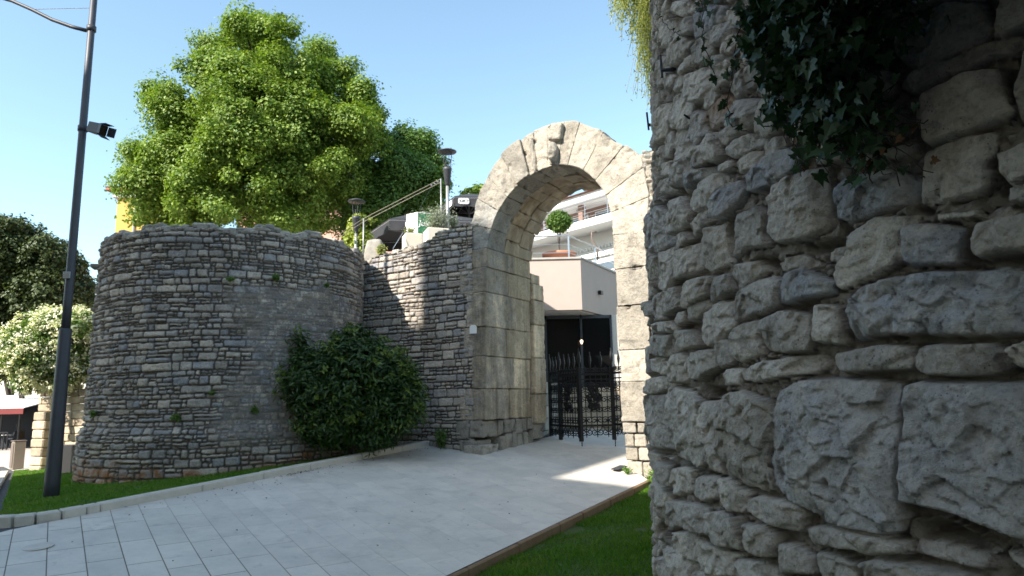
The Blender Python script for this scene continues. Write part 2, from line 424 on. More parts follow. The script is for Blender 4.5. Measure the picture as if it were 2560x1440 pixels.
def sheet(name, poly, mat, dz, step=.25, ab=False, kind='structure'):
    """a ground sheet following the terrain; poly in world xy (or ramp a,b)"""
    import bmesh
    bm = bmesh.new(); vs = [bm.verts.new((p[0], p[1], 0)) for p in poly]; bm.faces.new(vs)
    lo = np.min(poly, 0); hi = np.max(poly, 0)
    for ax in (0, 1):
        for q in np.arange(lo[ax]+step, hi[ax], step):
            co = [0, 0, 0]; no = [0, 0, 0]; co[ax] = q; no[ax] = 1
            bmesh.ops.bisect_plane(bm, geom=bm.verts[:]+bm.edges[:]+bm.faces[:], plane_co=co, plane_no=no)
    bm.normal_update()
    bm.verts.ensure_lookup_table(); V = np.array([q.co[:] for q in bm.verts]); F = [[q.index for q in f.verts] for f in bm.faces]
    if bm.faces and bm.faces[:][0].normal.z < 0: F = [f[::-1] for f in F]
    bm.free(); uv = V[:, :2].copy()
    if ab:
        w = A0+V[:, :1]*U_+V[:, 1:2]*P_; w[:, 2] = zpath(V[:, 0], V[:, 1])+dz
        V = w
    else: V[:, 2] = T(V[:, 0], V[:, 1])+dz
    return tag(mesh(name, V, F, mat, smooth=True, uv=uv), kind=kind)
sheet('path', [(-1.50, -8.1), (-1.50, .25), (-.55, .02), (-.1, 2.6), (-.1, 6), (-4, 9.5), (8, 9.5), (5, 3), (3.4, 1.95), (3.4, .02), (3.66, -.3), (3.62, -13), (-.2, -13)], M['paving'], .008, .5, ab=True)
XY = lambda a, b: tuple(L(a, b, 0)[:2])
lawn_left = [XY(-2.1, -7.92), XY(-1.85, -7.75), XY(-1.69, -7.4), XY(-1.67, -3), XY(-1.66, .05), XY(-3.9, .02), (-4.5, 19.5), (-14.0, 19.6), (-6.75, 9.25)]
lawn_right = [XY(3.7, -12.5), XY(3.7, -.05), XY(6.4, -.05), XY(8.2, -12.5)]
sheet('lawn_bed', lawn_left, M['soil'], .02, .5)
sheet('lawn_bed', lawn_right, M['soil'], .02, .5)
sheet('pavement', [(-14.1, 19.75), (-4, 19.65), (-5, 26), (-30, 40), (-30, 30), (-16.8, 23)], M['pavement'], .004, 1.)

def inpoly(x, y, poly):
    r = np.zeros(np.shape(x), bool); n = len(poly); j = n-1
    for i in range(n):
        xi, yi = poly[i][:2]; xj, yj = poly[j][:2]
        c = ((yi > y) != (yj > y)) & (x < (xj-xi)*(y-yi)/(yj-yi+1e-12)+xi); r ^= c; j = i
    return r
TC = np.array([-6.4, 15.8]); NC = np.array([6.5*math.sin(math.radians(49.3)), 6.5*math.cos(math.radians(49.3))])
def blades(name, poly, n, h, w, label, seed, cat='grass'):
    rg = np.random.default_rng(seed); lo = np.min(poly, 0); hi = np.max(poly, 0)
    p = rg.uniform(lo, hi, (n*3, 2)); k = inpoly(p[:, 0], p[:, 1], poly)
    k &= (np.hypot(p[:, 0]-TC[0], p[:, 1]-TC[1]) > 2.95) & (np.hypot(p[:, 0]-NC[0], p[:, 1]-NC[1]) > 3.98)
    k &= vnoise(p[:, 0]*2.5, p[:, 1]*2.5, seed=seed) > -.78
    p = p[k][:n]; m = len(p); hh = h*rg.uniform(.4, 1.25, m)*(1+.45*vnoise(p[:, 0]*1.7, p[:, 1]*1.7, seed=3)); t = rg.uniform(0, 2*np.pi, m)
    lean = rg.normal(0, .45, (m, 2))*hh[:, None]; z = T(p[:, 0], p[:, 1])+.015
    d = np.stack([np.cos(t), np.sin(t)], -1)*w*rg.uniform(.6, 1.3, m)[:, None]
    V = np.zeros((m, 4, 3)); V[:, 0, :2] = p-d/2; V[:, 1, :2] = p+d/2; V[:, :2, 2] = z[:, None]
    V[:, 2, :2] = p+lean*.45+d*.35; V[:, 2, 2] = z+hh*.6; V[:, 3, :2] = p+lean; V[:, 3, 2] = z+hh
    F = np.array([[0, 1, 2], [0, 2, 3]])[None]+4*np.arange(m)[:, None, None]
    return tag(mesh(name, V.reshape(-1, 3), F.reshape(-1, 3), M['grass']), label, cat, kind='stuff')
blades('grass', lawn_left, 130000, .045, .012, 'short mown grass between the round tower and the pale kerb', 1)
blades('grass', lawn_right, 150000, .05, .008, 'green grass strip between the paved ramp and the near stone wall', 2)

def kerb_run(name, pts, w, h, lens, mat, dz=0., seed=0, top=None):
    """stone kerb blocks along a polyline given in world xy"""
    rg = random.Random(seed); pts = [np.array(p, float) for p in pts]; B = MB()
    seg = [np.linalg.norm(pts[i+1]-pts[i]) for i in range(len(pts)-1)]; tot = sum(seg)
    def at(s):
        for i, q in enumerate(seg):
            if s <= q or i == len(seg)-1: return pts[i]+(pts[i+1]-pts[i])*s/q
            s -= q
    s = 0
    while s < tot-.05:
        l = min(rg.uniform(*lens), tot-s); a, b = at(s+.004), at(s+l-.004)
        za, zb = T(*a)+dz, T(*b)+dz
        if top: za, zb = top(*a), top(*b)
        A = np.array([*a, za+h/2-.12]); Bq = np.array([*b, zb+h/2-.12]); ax = Bq-A; ll = np.linalg.norm(ax); ax /= ll
        ay = np.cross([0, 0, 1], ax); ay /= np.linalg.norm(ay); az = np.cross(ax, ay)
        B.box((A+Bq)/2+np.array([0, 0, rg.uniform(-.004, .004)]), ll, w, h+.24, ax, ay, az, bev=.018); s += l
    return tag(B.build(name, mat), kind='structure')
zp = lambda x, y: float(zpath(*toab(x, y)))
kerb_run('kerb', [XY(-1.56, .22), XY(-1.57, -3.5), XY(-1.58, -7.2)], .17, .11, (1.0, 1.5), M['kerb'], seed=3, top=zp)
kerb_run('kerb', [XY(-1.58, -7.2), XY(-1.60, -7.5), XY(-1.68, -7.72), XY(-1.82, -7.9), XY(-2.02, -8.02), XY(-2.3, -8.08)], .17, .11, (.22, .30), M['kerb'], seed=6, top=zp)
kerb_run('kerb', [(-7.0, 9.1), (-14.2, 19.5)], .2, .07, (.35, .9), M['kerb'], seed=4)
kerb_run('path_edge', [XY(3.665, -.1), XY(3.635, -12.5)], .07, .0, (.7, 1.1), M['kerbside'], seed=5, top=lambda x, y: zp(x, y)+.001)

# ------------------------------------------------------------------ rubble masonry as a height field
def rubble(s, z, bandh, stonew, seed, warp=.035, gap=.008, rnd=.035, splitp=.55):
    """returns height 0..1, mortar mask, tint, protrusion for each point of a wall"""
    rg = np.random.default_rng(seed)
    s = s + warp*fbm(s*1.8, z*1.8, 3.1, 3, seed) + .012*vnoise(s*11, z*11, seed=seed+5)
    z = z + warp*1.1*fbm(s*.7, z*1.1, 9.1, 3, seed+1) + .009*vnoise(s*10, z*10, seed=seed+6)
    z0 = float(z.min())-1; hb = bandh*rg.uniform(.65, 1.4, int((z.max()-z0+2)/bandh/.6)+8); zb = z0+np.concatenate([[0], np.cumsum(hb)])
    k = np.clip(np.searchsorted(zb, z, side='right')-1, 0, len(hb)-1)
    s0 = float(s.min())-2; n = int((float(s.max())-s0+4)/stonew/.5)+10; BIG = 10000.
    ws = stonew*np.clip(rg.lognormal(-.12, .42, (len(hb), n)), .38, 2.2)*np.sqrt(hb/bandh)[:, None]
    sb = s0+np.concatenate([-rg.uniform(0, 1, (len(hb), 1))*stonew, np.cumsum(ws, 1)-rg.uniform(0, 1, (len(hb), 1))*stonew], 1); sb.sort(axis=1)
    keys = (sb + np.arange(len(hb))[:, None]*BIG).ravel()
    j = np.searchsorted(keys, s+k*BIG, side='right')-1; m = sb.shape[1]
    jj = np.clip(j-k*m, 0, m-2); lo = sb[k, jj]; hi = sb[k, jj+1]
    R = rg.uniform(0, 1, (len(hb), m, 12))
    r = R[k, jj]
    zl = zb[k]; zh = zb[k+1]; id_ = k*7919+jj*104
    # split a stone into two thinner courses, sometimes with a joint of its own
    sp = (r[..., 0] < splitp) & (zh-zl > bandh*.75); fr = .3+.4*r[..., 1]; zm = zl+(zh-zl)*fr; up = sp & (z > zm)
    zl = np.where(up, zm, zl); zh = np.where(sp & ~up, zm, zh); q = np.where(up, 3, 0)
    w = hi-lo; cut = lo+w*(.3+.4*np.where(up, r[..., 2], r[..., 3])); dc = sp & (np.where(up, r[..., 4], r[..., 5]) < .65) & (w > stonew*.7)
    rt = dc & (s > cut); lo = np.where(rt, cut, lo); hi = np.where(dc & ~rt, cut, hi); id_ = id_+np.where(up, 31, 0)+np.where(rt, 57, 0)
    h1 = _hash(id_, id_*0+seed, id_*0, 11); h2 = _hash(id_, id_*0+seed, id_*0, 12); h3 = _hash(id_, id_*0+seed, id_*0, 13); h4 = _hash(id_, id_*0+seed, id_*0, 14); h5 = _hash(id_, id_*0+seed, id_*0, 15)
    dx = np.minimum(s-lo, hi-s)-gap; dz = np.minimum(z-zl, zh-z)-gap
    rr = np.minimum(rnd, .45*np.minimum(hi-lo, zh-zl))
    d = rr-np.hypot(np.maximum(rr-dx, 0), np.maximum(rr-dz, 0))
    t = np.clip(d/rr, 0, 1); prof = np.sqrt(np.maximum(1-(1-t)**2, 0))
    tilt = (s-(lo+hi)/2)/(hi-lo)*(h3-.5)*1.1+(z-(zl+zh)/2)/(zh-zl)*(h4-.5)*1.1
    return prof, (d <= .002).astype(float), h1, (h2-.5)*2, tilt, h5
def wall_field(name, pos, s, z, H, bandh, stonew, seed, mat, parent, rough=.012, flush=None, red=None, mort_deep=1., cool=.6, **kw):
    """pos(s, z, h) -> xyz; s, z 2-D arrays"""
    prof, mo, tint, pro, tilt, c5 = rubble(s, z, bandh, stonew, seed, **kw)
    n1 = fbm(s*9, z*9, 1.7, 5, seed+20, .6); n0 = fbm(s*1.2, z*1.2, .3, 2, seed+30)
    st = H*(prof*(.75+.35*pro)+.55*tilt*prof) + rough*n1*(.5+prof)
    if flush is not None:
        fl = np.clip(flush, 0, 1); st = st*(1-.72*fl)+fl*H*.45; mo = mo*(1-.5*fl)+.55*fl*(n1 > -.05)*(1-mo)
    h = st+.03*n0
    V = pos(s, z, h).reshape(-1, 3); ny, nx = s.shape
    return mesh(name, V, gridf(nx, ny), mat, parent, smooth=True,
                attrs=dict(tint=tint.ravel(), mortar=mo.ravel(), cool=(np.clip((c5-(1-cool))*2.2, 0, 1)).ravel(), red=(np.zeros(s.size) if red is None else red.ravel())))

# --- the left round tower
def tower_left():
    r = thing('round_tower', 'round grey rubble stone tower on the lawn with a reddish foot', 'tower', (TC[0], TC[1], -1.5))
    f1 = np.radians(np.linspace(158, 368, 760)); ph = np.concatenate([f1, np.radians(np.linspace(369, 518, 60))])
    sarc = ph*2.88
    top = 3.44+.03*np.round(2.2*vnoise(sarc*2.1, 0, seed=4))+.03*vnoise(sarc*6, 0, seed=5)+.05*vnoise(sarc*.6, 0, seed=8)
    vv = np.linspace(0, 1, 330)[:, None]; zb = -1.95
    z = zb+vv*(top[None]-zb); s = np.broadcast_to(sarc[None], z.shape)
    def pos(s, z, h):
        R = 2.80+.03*np.clip((2.0-z), 0, 2.6)+.10*np.clip((-.35-z)/.25, 0, 1)+h+.02*fbm(s*.5, z*.5, 0, 2, 9)
        a = s/2.88
        return np.stack([TC[0]+R*np.cos(a), TC[1]+R*np.sin(a), z], -1)
    ang = np.degrees(s/2.88)
    fl = np.clip((ang-284-14*(1.9-z)*.0+fbm(s*1.1, z*1.1, 2, 4, 77)*34-np.abs(z-.5)*5)/16, 0, 1)*np.clip((2.5-z+.4*vnoise(s*2, z*2, seed=3))/.3, 0, 1)*np.clip((z+.9)/.3, 0, 1)
    red = np.clip((-1.0+.0*z-(z-.1*vnoise(s*1.5, 0*z, seed=2))-.035*np.clip((ang-200)*0, 0, 1))/.2+.9*vnoise(s*3, z*6, seed=6), 0, 1)
    o = wall_field('masonry', pos, s, z, .062, .130, .24, 5, M['rubble'], r, flush=fl, red=red, rough=.016, gap=.011, rnd=.026)
    # broken rim: loose cap stones, and the earth fill inside
    rg = np.random.default_rng(8); B = MB()
    for k in range(150):
        t = math.radians(158+k*210/150+rg.uniform(-.6, .6)); zz = float(np.interp(t*2.88, sarc, top))
        for rad in (2.68, 2.45):
            e1 = np.array([math.cos(t), math.sin(t), 0]); e2 = np.array([-math.sin(t), math.cos(t), 0]); ti = rg.uniform(-.15, .15)
            B.box([TC[0]+rad*e1[0], TC[1]+rad*e1[1], zz+rg.uniform(-.06, .02)], .3, rg.uniform(.1, .24), rg.uniform(.06, .14), e1+[0, 0, ti], e2+[0, 0, rg.uniform(-.1, .1)], (0, 0, 1), bev=.025)
    B.build('cap_stones', M['rubble2'], r)
    t = np.linspace(0, 2*np.pi, 40, endpoint=False)
    MB().prism([(TC[0]+2.5*math.cos(q), TC[1]+2.5*math.sin(q), 3.2) for q in t], (0, 0, .1)).build('earth_fill', M['soil'], r)
    q = atY(238, 668, 14.3); e = np.array([-.94, -.34, 0]); e2 = np.array([.34, -.94, 0])
    MB().box(q+[.12, 0, 0], .34, .34, .08, e, e2, (0, 0, 1), bev=.015).build('ledge_stone', M['rubble2'], r)
    q = atY(232, 775, 14.3); MB().box(q+[.12, 0, 0], .26, .26, .07, e, e2, (0, 0, 1), bev=.015).build('ledge_stone', M['rubble2'], r)
def plain_stone(name, c, fine=1.):
    g = G(name); q = g.n('ShaderNodeNewGeometry')
    col = g.mix(q.outputs['Random Per Island'], tuple(k*.7 for k in c), tuple(min(1, k*1.2) for k in c))
    col = g.mix(.85, col, g.ramp(g.noise(4*fine, 8, .7), [(.3, (.6, .59, .57)), (.7, (1.2, 1.18, 1.15))]), 'MULTIPLY')
    lf = g.ramp(g.noise(6*fine, 8, .75), [(.55, 0.), (.66, .5)]); col = g.mix(lf, col, (.08, .08, .075))
    return g.out(col, .9, g.bump(g.noise(30*fine, 8, .7), .8, .015))
M['rubble2'] = plain_stone('cap_limestone', (.34, .315, .28))
tower_left()

# --- straight rubble wall between the tower and the gate
def flat_wall(name, label, a0, a1, ztopf, b, thick, seed, bandh=.15, stonew=.28, step=.013, mat='rubble', cat='wall', extra=None, zlo=-1.9):
    r = thing(name, label, cat, tuple(L((a0+a1)/2, b, zlo)))
    na = int((a1-a0)/step); s1 = np.linspace(a0, a1, na)
    top = np.array([ztopf(q) for q in s1])+.045*np.round(2*vnoise(s1*2.7, 0, seed=seed))+.03*vnoise(s1*9, 0, seed=seed+2)
    z = zlo+np.linspace(0, 1, int((top.max()-zlo)/step))[:, None]*(top[None]-zlo); s = np.broadcast_to(s1[None], z.shape)
    pos = lambda s, z, h: A0+s[..., None]*U_-((h-b)[..., None])*P_+z[..., None]*np.array([0, 0, 1.])
    wall_field('masonry', pos, s, z, .058, bandh, stonew, seed, M[mat], r, rough=.016, gap=.010, rnd=.028)
    m = 24; V = []
    qs = np.linspace(a0, a1, m)
    for q in qs: V += [L(q, b+.03, ztopf(q)-.03), L(q, b+thick, ztopf(q)-.03), L(q, b+thick, zlo)]
    F = [(i*3, i*3+3, i*3+4, i*3+1) for i in range(m-1)]+[(i*3+1, i*3+4, i*3+5, i*3+2) for i in range(m-1)]
    mesh('wall_core', V, F, M['rubble2'], r)
    rg = np.random.default_rng(seed); B = MB(); q = a0+.1
    while q < a1:
        w = rg.uniform(.14, .34); 
        for bb in (.13, .4):
            B.box(L(q+w/2, b+bb+rg.uniform(-.03, .03), ztopf(q)+rg.uniform(-.07, .05)), w*.96, .28, rg.uniform(.09, .18), U_+[0, 0, rg.uniform(-.12, .12)], P_, (0, 0, 1), bev=.03)
        q += w
    B.build('cap_stones', M['rubble2'], r)
    return r
wl = flat_wall('stone_wall', 'coursed rubble wall joining the round tower to the arch, partly in sun', -4.3, -.25, lambda a: float(np.interp(a, [-4.3, -3.6, -1.8, -1.0, -.2], [3.32, 3.34, 3.62, 3.78, 3.9])), 0, .7, 31)
wr = flat_wall('stone_wall', 'rubble wall right of the arch, running behind the near tower', 3.75, 9.5, lambda a: float(np.interp(a, [3.6, 5, 9.5], [4.75, 4.4, 4.2])), .05, 1.2, 47, step=.03, mat='ashlar')
# small white marble sign
q = atY(1187, 824, 14.70)
sg = MB(); o = q-P_*.05
out = [(-.085, -.09), (.085, -.09), (.085, .05), (.045, .095), (-.045, .095), (-.085, .05)]
sg.prism([o+x*U_+np.array([0, 0, y]) for x, y in out][::-1], -P_*.03)
tag(sg.build('wall_sign', M['white']), 'small white arched plaque on the stone left of the arch', 'plaque')

# ------------------------------------------------------------------ the arch of big blocks
def cube_grid(n, dl=None):
    gl = lambda i: np.linspace(-1, 1, n[i]+1) if dl is None else np.unique(np.concatenate([np.linspace(-1, 1, n[i]+1), [-1+dl[i], 1-dl[i], -1+2.2*dl[i], 1-2.2*dl[i]]]))
    nx, ny, nz = n; V = []; F = []; k = 0
    for ax, (a, b) in ((0, (1, 2)), (1, (2, 0)), (2, (0, 1))):
        for sg in (-1, 1):
            ga = gl(a); gb = gl(b); Ag, Bg = np.meshgrid(ga, gb)
            v = np.zeros((Ag.size, 3)); v[:, a] = Ag.ravel(); v[:, b] = Bg.ravel(); v[:, ax] = sg
            f = gridf(len(ga), len(gb)); f = f if sg > 0 else f[:, ::-1]
            V.append(v); F.append(f+k); k += len(v)
    V = np.vstack(V); F = np.vstack(F)
    u, inv = np.unique(np.round(V, 5), axis=0, return_inverse=True)
    return u, inv.reshape(-1)[F]
def block_geo(front, b0, b1, step=.034, amp=.016, rnd=.010, seed=0, chips=1.):
    """front: 4 (a,z) corners in order bl, br, tr, tl; returns world vertices and faces"""
    fn = front if callable(front) else None
    if fn: front = [fn(0., 0.), fn(1., 0.), fn(1., 1.), fn(0., 1.)]
    f = np.array(front, float); wx = np.linalg.norm(f[1]-f[0]); wx2 = np.linalg.norm(f[2]-f[3]); hz = (np.linalg.norm(f[3]-f[0])+np.linalg.norm(f[2]-f[1]))/2; w = max(wx, wx2); d = b1-b0
    n = [max(3, int(q/step)) for q in (w, d, hz)]
    half = np.array([w, d, hz])/2; c, F = cube_grid(n, np.minimum(.009/half, .15))
    e = (1-np.abs(c))*half; q = c.copy()
    # rounded, chipped edges
    rr = rnd*(1+.9*chips*fbm(c[:, 0]*w*3+seed, c[:, 1]*d*3, c[:, 2]*hz*3, 3, seed))
    for i in range(3):
        o = [j for j in range(3) if j != i]; m = np.minimum(e[:, o[0]], e[:, o[1]])
        near = np.clip(1-m/np.maximum(rr, .004), 0, 1); onf = np.abs(c[:, i]) > .999
        q[:, i] -= np.sign(c[:, i])*np.where(onf, near**2*rr*.8/half[i], 0)
    u, v_, t = (q[:, 0]+1)/2, (q[:, 1]+1)/2, (q[:, 2]+1)/2
    az = ((1-u)*(1-t))[:, None]*f[0]+(u*(1-t))[:, None]*f[1]+(u*t)[:, None]*f[2]+((1-u)*t)[:, None]*f[3]
    if fn: az = np.stack(fn(u, t), -1)
    b = b0+(b1-b0)*v_
    W3 = A0+az[:, :1]*U_+b[:, None]*P_; W3[:, 2] = az[:, 1]
    nrm = np.where(np.abs(c) > .999, c, 0); nrm /= np.linalg.norm(nrm, axis=1)[:, None]
    ex = np.append(f[1]-f[0], 0)/wx; ez = f[3]-f[0]; ez = ez/np.linalg.norm(ez)
    Nw = nrm[:, :1]*(ex[0]*U_+np.array([0, 0, ex[1]]))+nrm[:, 1:2]*P_+nrm[:, 2:3]*(ez[0]*U_+np.array([0, 0, ez[1]]))
    dn = amp*fbm(W3[:, 0]*5, W3[:, 1]*5, W3[:, 2]*5, 5, 13+seed % 3, .6)-amp*1.1*np.clip(vnoise(W3[:, 0]*9, W3[:, 1]*9, W3[:, 2]*9, 3)-.4, 0, 1)*3
    # pitting on the big faces
    return W3+Nw*dn[:, None], F
def blocks(name, lst, mat, parent, **kw):
    V = []; F = []; ti = []; k = 0; co = []
    for i, it in enumerate(lst):
        fr, b0, b1 = it[:3]; v, f = block_geo(fr, b0, b1, seed=i+kw.get('sd', 0), **{a: b for a, b in kw.items() if a != 'sd'}); h = float(_hash(np.int64(i), np.int64(kw.get('sd', 0)), np.int64(0), 5))
        V.append(v); F.append(f+k); k += len(v); ti.append(np.full(len(v), h)); co.append(np.full(len(v), it[3] if len(it) > 3 else .25*h))
    V = np.vstack(V); z = np.zeros(len(V))
    return mesh(name, V, np.vstack(F), mat, parent, smooth=True, attrs=dict(tint=np.concatenate(ti), cool=np.concatenate(co), red=z, mortar=z))
def arch():
    r = thing('stone_arch', 'free standing round arch gate of big pale weathered limestone blocks', 'arch', tuple(L(1.55, 0, -1.2)))
    rect = lambda a0, a1, z0, z1: [(a0, z0), (a1, z0), (a1, z1), (a0, z1)]
    g = .0025
    # left pier
    rows = [(-.44, .22, -.62, .04), (.22, .91, -.30, .06), (.91, 1.55, -.52, .08), (1.55, 2.3, -.42, .09), (2.3, 2.85, -.60, .10), (2.85, 3.27, -.5, .13)]
    lst = []
    for i, (z0, z1, a0, a1) in enumerate(rows):
        sp = (.95, 1.15, .8, 1.2, .9, 1.1)[i]
        lst += [(rect(a0, a1, z0+g, z1-g), -.045+.012*(i % 3), sp-g, .75), (rect(a0+.2, a1-.012*(i % 2), z0+g, z1-g), sp+g, 1.9, .15)]
    blocks('left_pier', lst, M['pierstone'], r, sd=1)
    pl = [(rect(-.72, -.38, -.85, -.45), -.05, .5), (rect(-.37, -.02, -.80, -.45), -.06, .55), (rect(-.6, -.1, -1.25, -.86), -.1, .4), (rect(-.42, .06, -1.5, -.95), -.2, .45)]
    bb = .5
    for k in range(6):
        w = (.22, .3, .2, .28, .24, .26)[k]; pl += [(rect(-.3, .03+.02*(k % 2), -.78+.03*(k % 3), -.45), bb, bb+w-.01), (rect(-.3, .05-.02*(k % 2), -1.2, -.79+.03*(k % 3)), bb+.05, bb+w+.03)]; bb += w
    pl += [(rect(-.3, .05, -.95, -.6), 1.98, 2.5)]
    blocks('left_plinth', pl, M['ashlar'], r, sd=40, amp=.03, rnd=.03)
    # attached pilaster at the back of the pier
    blocks('pilaster', [(rect(-.3, .15+.015*(i % 2), z0+g, z1-g), 1.96, 2.5, .2) for i, (z0, z1) in enumerate([(-.6, .1), (.1, .95), (.95, 1.75), (1.75, 2.35), (2.35, 2.75)])]+[(rect(-.25, .11, 2.75, 3.0), 1.94, 2.38, .2)], M['pierstone'], r, sd=60, rnd=.03)
    # right pier
    rows = [(-.47, .27, 3.09, 3.75), (.27, .87, 3.12, 3.8), (.87, 1.72, 3.08, 3.72), (1.72, 2.45, 3.11, 3.8), (2.45, 3.14, 3.07, 3.74)]
    lst = []
    for i, (z0, z1, a0, a1) in enumerate(rows):
        sp = (1.1, .9, 1.2, .8, 1.0)[i]; lst += [(rect(a0, a1, z0+g, z1-g), -.02+.012*(i % 3), sp-g, 0.), (rect(a0+.01, a1, z0+g, z1-g), sp+g, 1.9, 0.)]
    blocks('right_pier', lst, M['ashlar'], r, sd=80, amp=.02)
    pl = []
    for j, (z0, z1) in enumerate([(-.68, -.48), (-.93, -.69), (-1.18, -.94), (-1.5, -1.19)]):
        x = 3.1+.02*j; k = 0
        while x < 3.9:
            w = (.28, .2, .25, .3)[(j+k) % 4]; pl += [(rect(x, x+w-.012, z0+.006, z1-.006), .0+.02*((j+k) % 2), .6)]; x += w; k += 1
        pl += [(rect(3.12, 3.6, z0, z1), .61, 1.9)]
    blocks('right_plinth', pl, M['ashlar'], r, sd=120, amp=.018, rnd=.02)
    # ring
    C = (1.60, 3.27)
    rin = lambda t: float(np.interp(t, [0, 20, 40, 60, 75, 90, 105, 120, 140, 160, 180], [1.47, 1.50, 1.55, 1.60, 1.58, 1.53, 1.47, 1.43, 1.405, 1.42, 1.46]))
    rout = lambda t: float(np.interp(t, [0, 20, 32, 38, 48, 61, 72, 81, 92, 102, 111, 123, 135, 147, 158, 170, 180], [2.18, 2.35, 2.50, 2.47, 2.41, 2.45, 2.50, 2.51, 2.45, 2.36, 2.36, 2.27, 2.13, 2.05, 1.99, 2.0, 2.02]))
    pt = lambda t, rr: (C[0]+rr*math.cos(math.radians(t)), C[1]+rr*math.sin(math.radians(t)))
    TI = [0, 20, 40, 60, 75, 90, 105, 120, 140, 160, 180]; RI = [1.47, 1.50, 1.55, 1.60, 1.58, 1.53, 1.47, 1.43, 1.405, 1.42, 1.46]
    TO = [0, 20, 32, 38, 48, 61, 72, 81, 92, 102, 111, 123, 135, 147, 158, 170, 180]; RO = [2.18, 2.35, 2.50, 2.47, 2.41, 2.45, 2.50, 2.51, 2.45, 2.38, 2.34, 2.25, 2.13, 2.05, 1.99, 2.0, 2.02]
    def vou(t0, t1, dr=0., di=0.):
        def fn(u, t):
            an = t1+(t0-t1)*np.asarray(u, float); ri = np.interp(an, TI, RI)+di; ro = np.interp(an, TO, RO)+dr+.02*vnoise(an*.22, 0, seed=9); rr = ri+(ro-ri)*t
            return C[0]+rr*np.cos(np.radians(an)), C[1]+rr*np.sin(np.radians(an))
        return fn
    js = [-5, 13, 27.5, 42.5, 56, 70, 78.5, 87.5, 96, 103.8, 117.5, 131.5, 146, 163, 180]
    rg = random.Random(5)
    for i in range(len(js)-1):
        t0, t1 = js[i]+.04, js[i+1]-.04; tm = (t0+t1)/2
        cool = .8 if tm > 150 else (.15 if tm > 100 else 0.)
        blocks('voussoir', [(vou(t0, tm, rg.uniform(-.03, .03)), -.01+rg.uniform(-.015, .02), .68, cool), (vou(tm, t1, rg.uniform(-.03, .03)), -.01+rg.uniform(-.015, .02)*0, .68, cool)] if t1-t0 > 17 and False else
               [(vou(t0, t1, rg.uniform(-.02, .02)), -.01+rg.uniform(-.006, .006)-(.085 if js[i] == 103.8 else 0), .68, cool)], M['ashlar'], r, sd=200+i*3, amp=.026, rnd=.010)
    inner = []
    for ring, (b0, b1) in enumerate([(.69, 1.28), (1.29, 1.88)]):
        t = -6+ring*5
        while t < 180:
            w = rg.uniform(8, 17); te = min(180, t+w); 
            if 180-te < 5: te = 180
            inner.append((vou(t+.12, te-.12, -.12, rg.uniform(-.03, .035)), b0+rg.uniform(-.01, .01), b1+rg.uniform(-.05, .05))); t = te
    blocks('vault_blocks', inner, M['stained'], r, sd=300, amp=.03, rnd=.02, step=.05)
    # eroded carved projections of the keystone and its neighbour
    def boss(t0, t1, ra, rb, b, nm, sd, seg=1, taper=0.):
        l = []
        for k in range(seg):
            a_, b_ = ra+(rb-ra)*k/seg, ra+(rb-ra)*(k+1)/seg-.01; ww = taper*k/seg
            q = [pt(t1-ww, a_), pt(t0+ww, a_), pt(t0+ww, b_), pt(t1-ww, b_)]; l.append((q, b+(.03 if k % 2 else 0), .1))
        return blocks(nm, l, M['ashlar'], r, sd=sd, amp=.035, rnd=.07, step=.03)
    # the keystone: a worn carved head under a tall projecting block
    boss(77.8, 86.0, 2.08, 2.46, -.15, 'keystone_block', 400, 1)
    v, F = cube_grid((10, 10, 14)); d = v/np.linalg.norm(v, axis=1)[:, None]; X_, Y_, Z_ = d.T
    hd = np.stack([.118*X_*(1-.18*np.clip(-Z_, 0, 1)), .15*Y_, .235*Z_], -1)
    fr = np.clip(-Y_, 0, 1)**2; bl = lambda x, z, rx, rz: np.exp(-((X_-x)/rx)**2-((Z_-z)/rz)**2)*fr
    hd[:, 1] += -.045*bl(0, -.02, .2, .22)+.05*bl(.36, .2, .2, .13)+.05*bl(-.36, .2, .2, .13)-.02*bl(0, .42, .6, .12)+.035*bl(0, -.42, .35, .07)-.03*bl(0, -.68, .4, .16)
    hd[:, 1] -= .02*fbm(d[:, 0]*4, d[:, 1]*4, d[:, 2]*4, 3, 7)*1.2
    hc = L(*[pt(82.2, 1.82)[0], -.08, pt(82.2, 1.82)[1]])
    mesh('carved_head', hc+hd[:, :1]*U_+hd[:, 1:2]*P_+hd[:, 2:3]*np.array([0, 0, 1.]), F, M['ashlar'], r, smooth=True, attrs=dict(tint=np.full(len(v), .3), cool=np.full(len(v), .3), red=np.zeros(len(v)), mortar=np.zeros(len(v))))
    boss(79.0, 84.5, 1.56, 1.66, -.10, 'keystone_foot', 410, 1)
    boss(96.3, 99.5, 1.48, 2.3, -.075, 'carved_block', 420, 1)
    # spandrel rubble on the right shoulder
    sp = []
    rows = [(4.45, 4.7, 3.62), (4.2, 4.44, 3.8), (3.9, 4.19, 3.95), (3.6, 3.89, 4.0), (3.3, 3.59, 3.95), (3.0, 3.29, 3.85), (2.6, 2.99, 3.85), (2.2, 2.59, 3.82), (1.8, 2.19, 3.82), (1.3, 1.79, 3.82), (.8, 1.29, 3.82), (.3, .79, 3.82), (-.2, .29, 3.82)]
    for j, (z0, z1, a0) in enumerate(rows):
        x = a0
        while x < 4.6:
            w = rg.uniform(.2, .4); sp.append((rect(x, x+w-.012, z0+.005, z1-.005), .02+rg.uniform(-.03, .03), .7)); x += w
    blocks('shoulder_rubble', sp, M['ashlar'], r, sd=500, amp=.02, rnd=.04)
g = G('pier_limestone')
